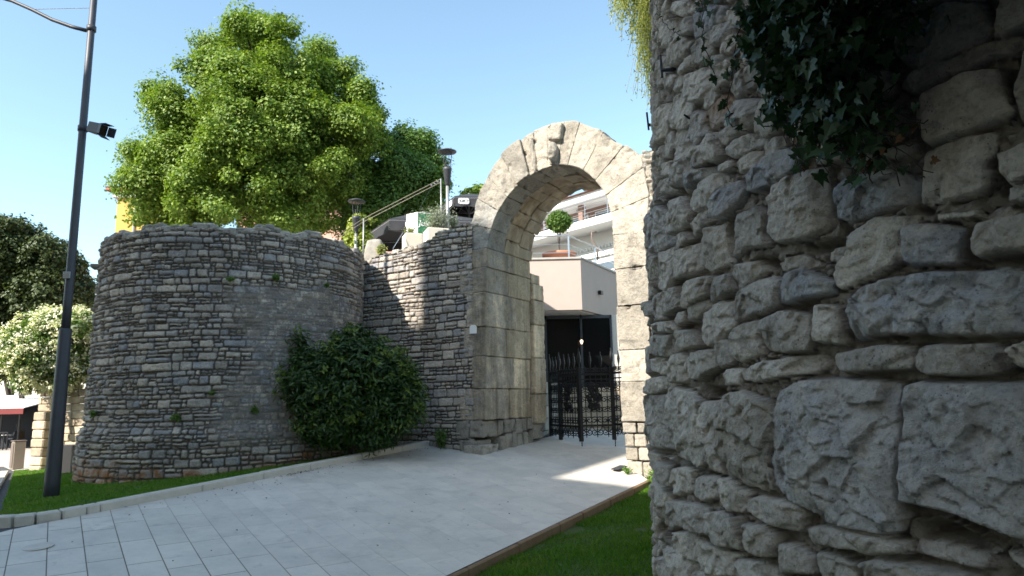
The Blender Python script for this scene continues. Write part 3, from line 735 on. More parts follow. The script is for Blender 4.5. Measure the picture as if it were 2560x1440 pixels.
def pier_mat():
    m = stone_mat('mossy_bounce_ashlar', (.74, .59, .40), (.25, .255, .26), (.3, .26, .2), .9, lich=.45)  # warm bright base puts bounced light from the right pier into the colour
    t = m.node_tree; b = t.nodes['Principled BSDF']; src = b.inputs['Base Color'].links[0].from_socket
    q = G.__new__(G); q.m = m; q.t = t; q.b = b
    st = q.ramp(q.noise(1.0, 6, .62, q.mapp((3.5, 3.5, .3))), [(.42, 0.), (.68, .75)])
    q.l(q.mix(st, src, (.13, .105, .065)), b.inputs['Base Color']); return m
bpy.data.materials.remove(g.m)
M['pierstone'] = pier_mat()
arch()

# ------------------------------------------------------------------ the near tower: every stone seen in the photograph has its own outline
ND = 6.5
def nearR(z): return np.interp(z, [-2.5, -1.2, -.2, .6, 1.30, 1.42, 2.5, 3.4, 5], [4.06, 4.05, 4.05, 4.01, 3.99, 3.925, 3.885, 3.845, 3.80])
def hit_near(px, py):
    """pixel ray against the tower: gives arc length and height on the wall"""
    d = ray(px, py); dh = d[:2]; R = 4.
    for _ in range(4):
        a = dh@dh; b = -2*dh@NC; c = NC@NC-R*R; D = b*b-4*a*c
        t = (-b-math.sqrt(max(D, 0)))/(2*a); R = float(nearR(d[2]*t))
    p = d*t; ang = math.atan2(p[1]-NC[1], p[0]-NC[0]) % (2*math.pi)
    return ang*4., p[2]
def near_point(px, py, off=0.):
    s, z = hit_near(px, py); R = nearR(z)+off; return np.array([NC[0]+R*math.cos(s/4), NC[1]+R*math.sin(s/4), z])
TILE = {0: (1600, 0, 1/3), 1: (1600, 480, 1/3), 2: (1600, 960, 1/3), 3: (2080, 0, 1/3), 4: (2080, 480, 1/3), 5: (2080, 960, 1/3), 9: (0, 0, 1.)}
# tile: outlines; a leading letter marks b = blue grey, r = reddish, l = sunk, h = proud
ST = """0
b 380 110 470 40 590 30 585 150 500 230 400 300 380 250
405 360 540 200 545 290 550 390 470 460 415 470
550 190 600 170 700 140 690 260 620 320 545 330
600 60 790 20 800 120 740 220 690 180 620 150
800 20 900 0 1000 90 940 200 830 270 795 180
h 620 320 720 250 780 330 700 410 640 420
h 515 460 550 400 650 400 690 440 600 520 530 510
705 440 800 330 950 250 960 330 900 420 750 510
h 565 640 590 530 700 450 750 520 690 620 600 700
680 680 700 590 860 480 980 430 970 560 850 660 700 750
355 580 480 480 570 510 560 600 490 720 370 780 345 680
255 620 330 545 350 580 330 650 260 700
200 340 290 230 380 300 330 400 230 500 195 450
310 490 400 370 410 470 340 530 290 560
485 690 550 640 590 710 530 780 480 800
r 500 820 640 690 720 760 650 900 505 975 490 880
205 830 240 740 330 655 400 760 370 860 240 970 215 930
275 920 380 840 420 860 350 960 290 980
380 900 430 810 490 820 500 990 410 1100 380 1040
660 860 740 750 930 720 900 880 800 980 700 1020 665 950
h 880 900 960 720 1100 700 1110 860 1080 960 960 1020 880 1000
855 680 990 590 1100 600 1040 670 900 720
240 1060 260 990 350 950 390 1080 330 1170 260 1200
180 1100 190 1000 240 980 240 1130 190 1200
h 470 1100 490 1010 600 970 620 1160 540 1220 490 1210
605 960 660 930 690 1010 640 1080 610 1080
620 1140 700 1040 830 980 990 1030 920 1080 700 1180
365 1150 470 1080 470 1110 400 1180 350 1190
240 1290 270 1210 370 1180 380 1280 300 1360 250 1400
380 1200 470 1120 490 1230 430 1260 390 1270
b 250 1380 400 1280 560 1240 590 1280 400 1370 290 1440
575 1240 690 1190 700 1240 630 1290 580 1280
705 1230 780 1150 910 1100 930 1190 850 1260 720 1300
920 1080 1000 1020 1100 1000 1090 1080 1000 1160 930 1160
b 770 1430 790 1310 960 1170 1130 1090 1250 1130 1200 1240 1080 1340 900 1440
135 1290 200 1220 260 1180 270 1210 200 1300 145 1340
115 1180 170 1090 180 1190 170 1240 125 1290
150 1350 230 1300 250 1410 230 1440 160 1440
120 900 170 780 220 760 215 900 190 1040 120 1100
160 640 200 520 260 560 250 640 180 700
100 560 150 420 190 480 170 620 110 680
210 20 320 0 370 60 300 130 220 90
120 260 180 150 260 120 290 230 200 340 130 370
290 170 370 110 390 240 310 260
390 1430 420 1370 540 1290 690 1300 620 1420 500 1560 400 1610 365 1540
1110 700 1200 640 1320 690 1300 850 1150 900
1110 930 1250 880 1420 900 1400 1000 1250 1060 1110 1060
1260 1120 1400 1060 1560 1080 1540 1200 1300 1230
1000 260 1180 180 1290 250 1200 420 1030 450
990 470 1200 430 1330 480 1250 620 1080 640
1330 660 1500 600 1560 760 1400 860
1020 30 1200 0 1280 130 1100 160
1
b 525 110 600 -10 740 -100 780 -40 750 90 640 200 540 220
630 260 670 190 880 110 960 160 950 330 1000 400 800 430 690 520 640 480
180 250 190 90 300 20 360 150 350 230 290 310 210 335
325 270 400 190 520 110 540 210 440 310 370 370
410 400 450 310 620 230 640 480 650 540 490 610 420 560
250 460 400 400 420 580 350 620 270 650
110 500 240 400 260 640 200 750 120 740
240 350 320 310 360 380 270 450
b 45 200 140 90 190 170 220 350 120 480 50 420
40 450 100 500 100 680 50 670
h 300 730 350 670 500 630 500 760 390 840 300 870
h 490 680 540 630 680 610 690 740 600 790 510 820
660 620 720 540 870 520 930 600 850 680 690 760
310 920 380 830 500 780 500 850 420 930 320 970
h 155 780 260 700 300 850 240 900 170 930
440 930 560 810 680 810 700 1010 620 1080 520 1150 450 1080
670 830 740 740 940 640 1040 660 1020 850 900 930 700 980
b 1020 760 1060 620 1190 560 1430 650 1420 740 1250 770 1040 850
h 900 960 1090 880 1250 900 1270 1060 1230 1180 1050 1200 910 1180
665 1090 720 1020 890 960 900 1150 920 1200 740 1270 680 1220
1265 880 1310 820 1450 830 1490 950 1480 1130 1290 1120
750 1320 880 1260 1270 1210 1330 1290 1250 1350 900 1410 760 1400
h 250 1040 400 1010 440 1130 310 1170 255 1130
h 85 1090 240 1060 270 1180 220 1230 130 1250 90 1200
220 1260 260 1210 360 1210 340 1340 350 1430 240 1440
h 340 1280 420 1180 560 1150 590 1300 480 1390 360 1400
565 1100 660 1090 690 1270 600 1310 575 1230
590 1340 660 1310 750 1310 750 1440 610 1440
50 1020 250 950 270 1040 140 1060 50 1090
250 920 310 880 320 960 270 1000
70 1270 140 1250 130 1370 80 1350
135 1280 215 1260 215 1380 150 1390
60 1420 180 1380 210 1460 100 1520 50 1500
95 770 150 790 180 950 110 970
50 830 95 850 90 950 50 940
l 980 540 1190 460 1330 530 1190 560 1000 600
l 1330 420 1440 380 1560 400 1440 520 1350 500
2
30 110 60 80 190 85 210 300 235 490 110 480 50 430
200 60 240 20 400 60 470 110 440 300 470 600 420 650 280 560 215 400
445 170 490 110 570 100 550 300 590 700 490 660 445 480
h 560 170 620 60 760 40 950 110 1000 200 960 500 985 810 840 800 680 740 580 560
205 680 240 620 380 650 380 820 260 840 210 800
370 760 420 700 550 700 570 860 480 890 390 850
551 720 660 730 780 830 770 980 640 980 590 900
775 880 830 850 1180 900 1210 960 1200 1120 1050 1110 900 1050 780 980
300 880 500 930 510 1080 470 1130 380 1110 310 1060
190 870 295 880 310 1080 220 1080 195 1010
h 510 960 600 960 680 1030 660 1130 680 1220 560 1190 515 1100
h 670 1030 750 1010 790 1250 700 1230 660 1130
h 770 1060 930 1080 1010 1140 1000 1300 940 1300 850 1270 790 1200
1030 1210 1160 1230 1280 1300 1290 1440 1040 1440
400 1160 560 1210 720 1280 710 1440 540 1440 420 1320
710 1310 880 1320 1010 1380 1020 1500 720 1500
140 1100 360 1120 410 1180 400 1350 260 1310 200 1210
120 570 200 600 210 780 130 690
100 710 190 820 200 1010 150 1010 100 880
150 1210 220 1230 330 1340 340 1440 170 1440
340 1400 500 1400 540 1460 340 1480
60 500 120 520 130 690 70 600
3
450 310 600 110 900 20 1090 20 1190 180 1110 310 900 400 740 450 600 520 500 480 445 400
1195 260 1280 0 1440 -60 1560 -60 1560 170 1440 190 1300 250
440 640 600 520 740 450 890 440 860 580 700 640 560 700 500 690
850 560 880 450 1180 290 1400 240 1390 350 1350 400 1200 420 1050 500 900 570
h 650 720 860 640 980 560 1240 510 1290 700 1340 860 1250 930 1000 985 660 1090
620 1130 860 1040 1160 1000 1170 1100 1130 1250 1190 1280 1150 1380 1090 1440 850 1500 620 1530
1340 700 1400 280 1440 250 1600 250 1600 1040 1440 1040 1370 920
h 1230 1160 1440 1080 1600 1050 1600 1310 1440 1330 1330 1370 1240 1280
l 570 780 640 730 640 900 600 1000 560 900
1330 1400 1560 1340 1560 1480 1320 1480
-60 560 120 480 380 520 400 700 200 760 -60 760
0 800 250 790 500 830 540 1000 250 1080 0 1000
600 -60 860 -120 1100 -100 1060 0 880 10 600 90
4
h b 100 780 240 700 640 640 1000 590 1300 560 1440 600 1500 800 1480 1060 1000 1075 580 1090 300 1080 130 1105 100 950
b 540 270 580 240 950 250 970 330 940 520 850 560 600 580 545 540 540 400
110 320 320 200 500 180 620 170 630 240 540 300 545 520 330 630 50 720 0 690 0 560 100 450
h 1060 360 1110 230 1440 130 1560 110 1560 400 1440 430 1100 480 1060 440
l 0 400 110 370 100 460 0 500
770 170 1010 160 1070 135 1110 165 1050 185 780 215
-50 1200 300 1160 580 1170 630 1240 620 1330 440 1350 0 1350 -60 1300
h 640 1240 740 1160 1200 1130 1310 1180 1400 1300 1250 1370 900 1390 700 1370 640 1320
1340 1190 1440 1130 1540 1120 1540 1350 1430 1340
l 1110 190 1180 110 1300 80 1360 110 1280 160 1130 200
5
l 570 1170 700 1170 960 1230 1240 1340 1290 1400 1000 1400 700 1300 560 1260
1260 1250 1440 1290 1560 1300 1560 1400 1300 1330
9
1925 500 1940 460 2000 430 2066 415 2072 470 2066 560 2000 600 1945 612 1923 585
b 2075 470 2110 440 2200 425 2290 440 2285 500 2200 530 2110 565 2078 550
h b 1943 975 1935 1010 1923 1100 1928 1220 1967 1250 2020 1275 2080 1303 2165 1322 2220 1332 2245 1320 2247 1200 2249 1020 2241 965 2150 950 2000 950
h b 2272 965 2300 958 2480 960 2570 970 2600 1100 2600 1350 2560 1345 2450 1310 2390 1290 2300 1262 2258 1250 2256 1100
h 2000 1320 2080 1312 2225 1342 2262 1354 2260 1384 2190 1388 2150 1372 2010 1365
2158 1405 2200 1396 2350 1425 2420 1450 2420 1520 2160 1520
2032 1383 2090 1385 2150 1410 2150 1490 2036 1490
1640 1395 1700 1390 1790 1450 1780 1520 1650 1500
o 2262 1300 2330 1300 2400 1330 2480 1378 2420 1395 2330 1355 2268 1345
o 2205 844 2570 840 2570 854 2225 857
o 1990 612 2070 590 2115 602 2060 628 2000 624
1
o 1060 860 1250 780 1270 850 1100 890
o 830 500 980 480 960 600 880 540
2
o 240 500 420 640 500 680 440 700 300 610 230 560
o 480 0 600 0 610 50 500 80
o 700 765 850 820 1000 840 990 880 830 840
3
o 1100 0 1280 -30 1190 170
o 1230 1300 1330 1380 1310 1440 1200 1440
o 1285 520 1350 550 1330 790 1275 680
o 480 540 600 530 450 600 380 600
4
o 1080 485 1440 440 1440 530 1100 530
o 560 90 740 110 720 165 560 155
o 975 260 1080 260 1052 440 1050 520 960 500
o 0 255 110 280 100 355 0 390"""
def facets(x, y, cell, seed, slope, off):
    """broken stone: a plane of its own in every cell of a jittered lattice"""
    X, Y = x/cell, y/cell*1.15; ix, iy = np.floor(X).astype(np.int64), np.floor(Y).astype(np.int64); best = np.full(X.shape, 9.); out = np.zeros(X.shape)
    for dx in (-1, 0, 1):
        for dy in (-1, 0, 1):
            cx, cy = ix+dx, iy+dy; o = np.int64(0)*cx; px_ = cx+_hash(cx, cy, o, seed); py_ = cy+_hash(cx, cy, o, seed+1)
            ddx, ddy = X-px_, Y-py_; d = ddx*ddx+ddy*ddy; m = d < best
            hgt = off*(_hash(cx, cy, o, seed+2)*2-1)+cell*slope*((_hash(cx, cy, o, seed+3)*2-1)*ddx+(_hash(cx, cy, o, seed+4)*2-1.3)*ddy)
            out = np.where(m, hgt, out); best = np.where(m, d, best)
    return out
def near_tower():
    r = thing('stone_tower', 'huge close grey stone tower filling the right side, built of rough blocks', 'tower', (NC[0], NC[1], -1.9))
    dn = np.radians(np.linspace(156, 266, 940)); ph = np.concatenate([dn, np.radians(np.linspace(268, 515, 50))])
    ztop = 3.95; z1 = np.linspace(-2.3, ztop, 800); s, z = np.meshgrid(ph*4., z1)
    nzl = s.shape
    # jitter used to roughen every outline
    js = s+.012*fbm(s*7, z*7, 0, 3, 91)+.022*fbm(s*2.4, z*2.4, 0, 2, 92)
    jz = z+.012*fbm(s*7, z*7, 5, 3, 93)+.022*fbm(s*2.4, z*2.4, 5, 2, 94)
    prof, mo, tint, pro, tilt, c5 = rubble(s, z, .17, .17, 12, gap=.009, rnd=.02)
    F1 = facets(s+.03*fbm(s*5, z*5, 1, 3, 300), z+.03*fbm(s*5, z*5, 6, 3, 301), .15, 30, .30, .016); F2 = facets(s+.012*fbm(s*14, z*14, 1, 3, 302), z+.012*fbm(s*14, z*14, 6, 3, 303), .055, 31, .32, .006)
    n1 = fbm(s*11, z*11, 1.7, 5, 120, .62); n2 = fbm(s*3.2, z*3.2, 4, 4, 140, .55)
    rdg = np.exp(-(fbm(s*3.1, z*3.6, 8, 4, 170)/.045)**2)*np.clip(fbm(s*1.3, z*1.3, 2, 2, 180)*2.5+.3, 0, 1)
    nb = np.abs(fbm(s*6, z*6, 3, 4, 190, .6))+.6*np.abs(fbm(s*16, z*14, 3, 3, 195, .6))
    mdep = -.050-.035*np.clip(fbm(s*1.6, z*2.2, 4, 3, 210)*3.5, -1, 1)
    h = .045*prof*(.6+.6*pro)+.03*tilt*prof-.03
    col0 = dn[0]*4, dn[-1]*4
    cool = np.zeros(nzl); red = np.zeros(nzl)
    inside = np.zeros(nzl, bool); best = np.full(nzl, -1e3); HOLE = 0
    sdn = ph[:940]*4.; rg = np.random.default_rng(3); tile = 0
    # the outlines own their zone: between them lies deep mortar
    zone = np.zeros(nzl)
    for line in ST.split('\n'):
        tk = line.split()
        if len(tk) == 1: tile = int(tk[0]); continue
        fl = ''
        while tk[0] in 'brlho': fl += tk.pop(0)
        q = np.array([float(t) for t in tk]).reshape(-1, 2); ox, oy, sc = TILE[tile]
        poly = np.array([hit_near(ox+a*sc, oy+b*sc) for a, b in q])
        big = math.sqrt(abs(.5*np.sum(poly[:, 0]*np.roll(poly[:, 1], -1)-poly[:, 1]*np.roll(poly[:, 0], -1))))
        if big < .02: continue
        # soften corners once
        lo = poly.min(0)-.08; hi = poly.max(0)+.08
        i0, i1 = np.searchsorted(sdn, [lo[0], hi[0]]); k0, k1 = np.searchsorted(z1, [lo[1], hi[1]])
        if i1 <= i0+2 or k1 <= k0+2: continue
        sl = (slice(k0, k1), slice(i0, i1)); x, y = js[sl], jz[sl]
        dmin = np.full(x.shape, 9.)
        nxt = np.roll(poly, -1, 0)
        ds = []
        for a, b in zip(poly, nxt):
            e = b-a; t = np.clip(((x-a[0])*e[0]+(y-a[1])*e[1])/(e@e+1e-9), 0, 1)
            dmin = np.minimum(dmin, np.hypot(x-a[0]-t*e[0], y-a[1]-t*e[1]))
        ins = inpoly(x, y, poly); sd = np.where(ins, dmin, -dmin)+.008
        rr = min(.017, .12*big)*rg.uniform(.7, 1.2); t = np.clip(sd/rr, 0, 1); pf = np.maximum(1-(1-t)**2.2, 0)
        c = poly.mean(0); u_ = (x-c[0])/big; w_ = (y-c[1])/big
        base = .028+rg.uniform(-.014, .014)+(.018 if 'h' in fl else 0)-(.05 if 'l' in fl else 0)
        # facets: a few random planes knocked off the face
        fac = np.zeros(x.shape)
        for _ in range(7):
            an = rg.uniform(0, 2*np.pi); off = rg.uniform(.22, .52)*big; dd = ((x-c[0])*math.cos(an)+(y-c[1])*math.sin(an))-off
            fac = np.maximum(fac, dd*rg.uniform(.25, 1.1))
        hs = -.08+(.08+base)*pf+(.05*(rg.uniform(-1, 1)*u_+rg.uniform(-.2, 1)*w_)*min(1, big*3)-fac*.55)*pf*min(1, .6+.2/big*.3)
        hs = hs+pf*(.008*n1[sl]+.010*n2[sl]*min(1.3, big*3.2)+F1[sl]*(.12+.45*min(1., big*2))+.50*F2[sl]-.010*nb[sl])
        # a ledge or crack running through the larger ones
        if big > .3:
            cr = fbm(x*2.1+c[0], y*4.5, 0, 5, int(c[0]*50) % 97); hs = hs-pf*.014*np.exp(-(cr/.02)**2)*(n2[sl] > -.1)-pf*.035*np.clip(vnoise(x*19, y*15, seed=17)-.5, 0, 1)*2*(vnoise(x*2.5, y*2.5, seed=27) > 0)
        if 'o' in fl: hs = -.03-.15*np.clip(sd/.05, 0, 1)+.012*n1[sl]
        zn = sd > -.03; upd = sd > best[sl]
        hh = h[sl]; hh[:] = np.where(upd & zn, np.where(sd > 0, hs, np.minimum(hh, mdep[sl]+.03*n1[sl])), hh)
        for arr, val in ((mo, np.where(sd > .006, 1. if 'o' in fl else 0., 1.)), (tint, np.full(x.shape, rg.uniform(.2, 1) if 'r' not in fl else .4)), (cool, np.full(x.shape, (.55 if big > .35 else .8) if 'b' in fl else rg.uniform(0, .25))), (red, np.full(x.shape, .75 if 'r' in fl else 0.))):
            A_ = arr[sl]; A_[:] = np.where(upd & zn, val, A_)
        best[sl] = np.maximum(best[sl], sd)
    h = h+F2*.5*(1-mo)*(best < -1)+.008*n1*(.4+mo)+.009*fbm(s*38, z*38, 0, 2, 160)*(.7+.8*mo)
    R = nearR(z)+h-.012; a = s/4.
    V = np.stack([NC[0]+R*np.cos(a), NC[1]+R*np.sin(a), z], -1).reshape(-1, 3)
    mesh('masonry', V, gridf(nzl[1], nzl[0]), M['near'], r, smooth=True, attrs=dict(tint=tint.ravel(), mortar=(mo*.9).ravel(), cool=cool.ravel(), red=red.ravel()))
    t = np.linspace(0, 2*np.pi, 60, endpoint=False)
    MB().prism([(NC[0]+3.75*math.cos(q), NC[1]+3.75*math.sin(q), ztop-.12) for q in t], (0, 0, .1)).build('earth_fill', M['soil'], r)
    # two rusty iron brackets and a nail
    for (x0, y0), (x1, y1), (xw, yw) in (((1668, 138), (1673, 193), (1686, 172)), ((1617, 281), (1622, 325), (1628, 313))):
        B = MB()
        if x0 > 1640:
            a_, b_, w_ = near_point(x0+2, y0, .05), near_point(x1+2, y1, .05), near_point(xw-6, yw, -.02)
        else:
            d1 = ray(x0, y0); d2 = ray(x1, y1); d3 = ray(xw+4, yw); a_, b_, w_ = d1*5.15/d1[1], d2*5.15/d2[1], d3*5.15/d3[1]
        B.tube([a_, b_], .008, 6); mid = b_*.7+a_*.3; B.tube([mid, w_], .012, 6); B.build('iron_bracket', M['iron'], r)
    p = near_point(1726, 303, -.02); MB().tube([p, p+np.array([-.07, -.07, .01])], .006, 6).build('iron_nail', M['iron'], r)
near_tower()

# ------------------------------------------------------------------ leaves
RHOMB = (np.array([[0, 0, 0], [.5, .34, .07], [1, 0, -.04], [.5, -.34, .07]]), [[0, 1, 2, 3]])
LANCE = (np.array([[0, 0, 0], [.45, .17, .04], [1, 0, -.08], [.45, -.17, .04]]), [[0, 1, 2, 3]])
def _ivy():
    o = [(0, 0), (-.18, .28), (-.02, .50), (.22, .34), (.42, .48), (.50, .22), (1, 0), (.50, -.22), (.42, -.48), (.22, -.34), (-.02, -.50), (-.18, -.28)]
    v = np.array([[x, y, .10*abs(y)-.12*max(x-.3, 0)] for x, y in o]); return v, [[0, 1, 2, 3], [0, 3, 4, 5], [0, 5, 6], [0, 6, 7], [0, 7, 8, 9], [0, 9, 10, 11]]
IVY = _ivy()
def leaves(name, c, nrm, size, tpl, mat, parent, seed=0, droop=0., dirn=None):
    """leaf blades: c (n,3) positions, nrm (n,3) facing, size (n)"""
    rg = np.random.default_rng(seed); n = len(c); nrm = nrm/(np.linalg.norm(nrm, axis=1)[:, None]+1e-9)
    d = rg.normal(0, 1, (n, 3)) if dirn is None else dirn+rg.normal(0, .45, (n, 3))
    d[:, 2] -= droop; d -= nrm*np.sum(d*nrm, 1)[:, None]; d /= np.linalg.norm(d, axis=1)[:, None]+1e-9; e = np.cross(nrm, d)
    v, f = tpl; k = len(v); size = np.broadcast_to(size, (n,))
    V = c[:, None]+size[:, None, None]*(v[None, :, :1]*d[:, None]+v[None, :, 1:2]*e[:, None]+v[None, :, 2:3]*nrm[:, None])
    if all(len(q) == 4 for q in f): F = (np.array(f)[None]+k*np.arange(n)[:, None, None]).reshape(-1, 4)
    else:
        F = []
        for i in range(n): F += [[q+k*i for q in fc] for fc in f]
    return mesh(name, V.reshape(-1, 3), F, mat, parent)
def crown_pts(lobes, n, rg, per=26, clump=.34, shell=.55, gap=0., hollow=.5):
    """clumps of leaves filling the outer part of each lobe (centre, radius); returns points and outward directions"""
    C = np.array([q[0] for q in lobes]); R = np.array([q[1] for q in lobes]); w = R**2/np.sum(R**2)
    m = n//per; li = rg.choice(len(R), m, p=w); d = rg.normal(0, 1, (m, 3)); d /= np.linalg.norm(d, axis=1)[:, None]
    rad = R[li]*(shell+(1.08-shell)*rg.uniform(0, 1, m)**.6); cc = C[li]+d*rad[:, None]
    if gap: 
        k = vnoise(cc[:, 0]*1.1, cc[:, 1]*1.1, cc[:, 2]*1.3, 5) > gap-1; cc, d, li = cc[k], d[k], li[k]; m = len(cc)
    cs = clump*rg.uniform(.6, 1.5, m)
    p = np.repeat(cc, per, 0); q = rg.normal(0, 1, (m*per, 3)); q /= np.linalg.norm(q, axis=1)[:, None]+1e-9; q *= rg.uniform(.2, 1, (m*per, 1))**hollow
    off = q*np.repeat(cs, per)[:, None]*[1, 1, .75]; nr = q*.75+np.repeat(d*.3+rg.normal(0, .25, (m, 3)), per, 0)+np.array([0, 0, .6])+rg.normal(0, .33, (m*per, 3))
    st = rg.uniform(0, 1, m*per) < .06; off[st] *= 1.6
    return p+off, nr
def limbs(B, base, top, lobes, r0, rg, n=14):
    base, top = np.array(base, float), np.array(top, float)
    k = 7; tt = np.linspace(0, 1, k)[:, None]; ax = base+(top-base)*tt+rg.normal(0, .12, (k, 3))*[1, 1, 0]*tt; ax[0] = base
    B.tube(ax, np.linspace(r0, r0*.25, k)*np.array([1.35]+[1]*(k-1)), 12)
    for _ in range(n):
        t = rg.uniform(.25, .95); a = ax[0]+(ax[-1]-ax[0])*t; c, R = lobes[rg.integers(len(lobes))]
        e = np.array(c)+rg.normal(0, .3, 3)*R; m = (a+e)/2+np.array([0, 0, .25*np.linalg.norm(e-a)*.5]); q = np.linspace(0, 1, 7)[:, None]
        B.tube((1-q)**2*a+2*q*(1-q)*m+q*q*e, np.linspace(r0*.38*(1.1-t*.6), .02, 7), 7)
def px_lobes(l, Y, rg, dy=1.5, back=None, sat=0):
    out = []
    for it in l:
        x, y, rp = it[:3]; yy = Y+(it[3] if len(it) > 3 else rg.uniform(-dy, dy)); c = atY(x, y, yy); R = rp/FPX*yy; out.append((c, R))
        if sat and rp > 50:
            for _ in range(sat):
                d_ = rg.normal(0, 1, 3); d_[1] = -abs(d_[1]); d_ /= np.linalg.norm(d_); out.append((c+d_*R*.92, R*rg.uniform(.2, .42)))
        if back: out.append((c+np.array([0, back*R, 0]), R*.95))
    return out
def tree(name, label, lobes, trunk, top, r0, mat, n, ls, seed, cat='tree', group=None, clump=.34, hollow=.5, per=26, shell=.5, tpl=RHOMB, cname='crown', nl=14, gap=0.):
    rg = np.random.default_rng(seed); r = thing(name, label, cat, tuple(trunk), group)
    B = MB(); limbs(B, trunk, top, lobes, r0, rg, nl); B.build('trunk', M['bark'], r, True)
    lobes = [(c, max(R-.6*clump, .5*R)) for c, R in lobes]; p, nr = crown_pts(lobes, n, rg, per, clump, shell, gap, hollow)
    leaves(cname, p, nr, ls*rg.uniform(.65, 1.3, len(p)), tpl, M[mat], r, seed, .3)
    return r
rg = np.random.default_rng(2)
LB = [(365, 465, 62), (425, 525, 62), (350, 520, 45), (930, 260, 40), (920, 330, 60), (890, 390, 70), (330, 430, 45), (640, 120, 95), (700, 85, 62), (600, 65, 40), (560, 215, 105), (740, 205, 115), (840, 235, 85), (800, 130, 50), (440, 275, 85), (385, 235, 42), (520, 140, 60), (470, 190, 50), (640, 310, 150, -1.5), (780, 350, 135, -1), (895, 300, 60), (370, 385, 62), (325, 375, 36), (460, 410, 105), (600, 450, 130, -1.5), (720, 470, 120, -.5), (850, 430, 80), (400, 505, 50), (500, 510, 75), (905, 230, 38), (870, 170, 35), (345, 440, 42), (760, 60, 30), (650, 40, 30)]
lob = px_lobes(LB, 25, rg, 1.6, back=.9, sat=4)
tree('linden_tree', 'tall broad bright green leafy tree rising behind the round tower', lob, (-7.8, 26, 2.9), tuple(atY(640, 180, 25.5)), .38, 'linden', 520000, .118, 11, clump=.42, per=150, shell=.64, gap=.72, hollow=.36)
LB = [(1000, 375, 52), (1055, 365, 42), (1095, 400, 30), (1090, 460, 35), (980, 440, 90), (1050, 450, 65), (1020, 520, 70), (930, 500, 80), (900, 560, 55), (1100, 520, 30), (1010, 330, 26), (950, 330, 40)]
tree('linden_tree', 'darker smaller leafy tree just right of the tall bright one, behind the umbrellas', px_lobes(LB, 28, rg, 1.2, back=.8, sat=3), (-4.2, 28.8, 2.9), tuple(atY(1010, 400, 28.5)), .26, 'linden2', 190000, .12, 12, clump=.47, per=190, shell=.68, gap=.75, hollow=.33)
tree('small_tree', 'far pale green treetop showing between the black umbrella and the arch', px_lobes([(1180, 490, 24), (1205, 480, 22), (1160, 505, 16)], 32, rg, .4), (-1.8, 32, 3), tuple(atY(1185, 490, 32)), .12, 'linden', 6000, .16, 13, clump=.25)
LB = [(15, 600, 75), (60, 640, 70), (110, 640, 60), (150, 670, 48), (30, 720, 100), (110, 730, 80), (170, 720, 45), (60, 820, 100), (-40, 650, 90), (140, 800, 60), (0, 560, 30), (205, 705, 20), (-60, 780, 100), (20, 890, 60), (90, 870, 50), (-30, 900, 60), (140, 860, 50)]
tree('holm_oak', 'dense dark evergreen tree at the left edge behind the white oleander', px_lobes(LB, 33, rg, 1.8, back=.9), (-29.5, 42., -2.1), tuple(atY(30, 700, 35)), .2, 'evergreen', 120000, .17, 14, clump=.3)
tree('holm_oak', 'dark evergreen treetop behind the lamp post, right of the larger dark one', px_lobes([(185, 745, 40), (210, 720, 30), (200, 790, 50), (160, 800, 50)], 40, rg, 1.), (-25.2, 40, -2.1), tuple(atY(190, 760, 40)), .3, 'evergreen', 22000, .2, 15, clump=.35)
tree('holm_oak', 'unseen dark evergreen tree added behind the camera to shade the near wall', [(np.array(c_, float), r_) for c_, r_ in (((3.2, -3.8, 5.2), 2.4), ((5.2, -3.2, 5.6), 2.5), ((2.2, -5.4, 5.4), 2.2), ((4.6, -5.6, 6.2), 2.6), ((6.8, -4.4, 5.4), 2.3))], (4.2, -4.6, -2.), (4.2, -4.4, 6.), .25, 'evergreen', 30000, .22, 71, clump=.5)  # unseen tree, added to cut the sky light on the near wall
# oleander in flower on the low wall
LB = [(105, 860, 82), (60, 885, 55), (165, 850, 70), (195, 810, 45), (85, 930, 50), (150, 915, 60), (40, 860, 32), (130, 800, 35), (190, 900, 50)]
lob = px_lobes(LB, 18.6, rg, .35, back=.8)
ol = tree('oleander', 'big rounded oleander bush covered in white flowers beside the street lamp', lob, (-12.4, 18.9, -.6), tuple(atY(130, 880, 18.9)), .08, 'oleander', 26000, .15, 16, 'bush', clump=.2, tpl=LANCE, cname='foliage', shell=.6)
rg2 = np.random.default_rng(21); p, nr = crown_pts(lob, 30000, rg2, 16, .10, .99)
k = (p[:, 1] < 19.6); p, nr = p[k], nr[k]; leaves('flowers', p, nr, .07*rg2.uniform(.7, 1.2, len(p)), RHOMB, M['flower'], ol, 4)
# laurel bush between the kerb and the tower
LB = [(885, 960, 125), (800, 960, 95), (970, 985, 88), (880, 865, 52), (760, 905, 45), (960, 905, 52), (820, 1040, 80), (930, 1035, 85), (1010, 1010, 44), (750, 1000, 45), (1000, 950, 30), (860, 1082, 50), (780, 1066, 45), (930, 1082, 48), (990, 1050, 45), (820, 1080, 45)]
LB += [(890, 830, 22), (860, 850, 30), (925, 855, 26), (720, 960, 24), (1035, 960, 22), (1020, 920, 22), (745, 850, 24), (1040, 1040, 22)]
lob = px_lobes(LB, 13.65, rg, .2, back=.6)
lb = tree('laurel_bush', 'large dark green evergreen bush growing between the round tower and the kerb', lob, (-3.2, 13.95, -1.2), tuple(atY(885, 960, 13.4)), .05, 'laurel', 42000, .125, 17, 'bush', clump=.19, per=14, tpl=LANCE, cname='foliage', shell=.6)
rg2 = np.random.default_rng(61); p, nr = crown_pts(lob, 5200, rg2, 12, .09, .98); k = p[:, 2] > -.6; leaves('young_shoots', p[k]+[0, -.04, .05], nr[k], .11*rg2.uniform(.6, 1.2, k.sum()), LANCE, M['shoot'], lb, 4, -.8)

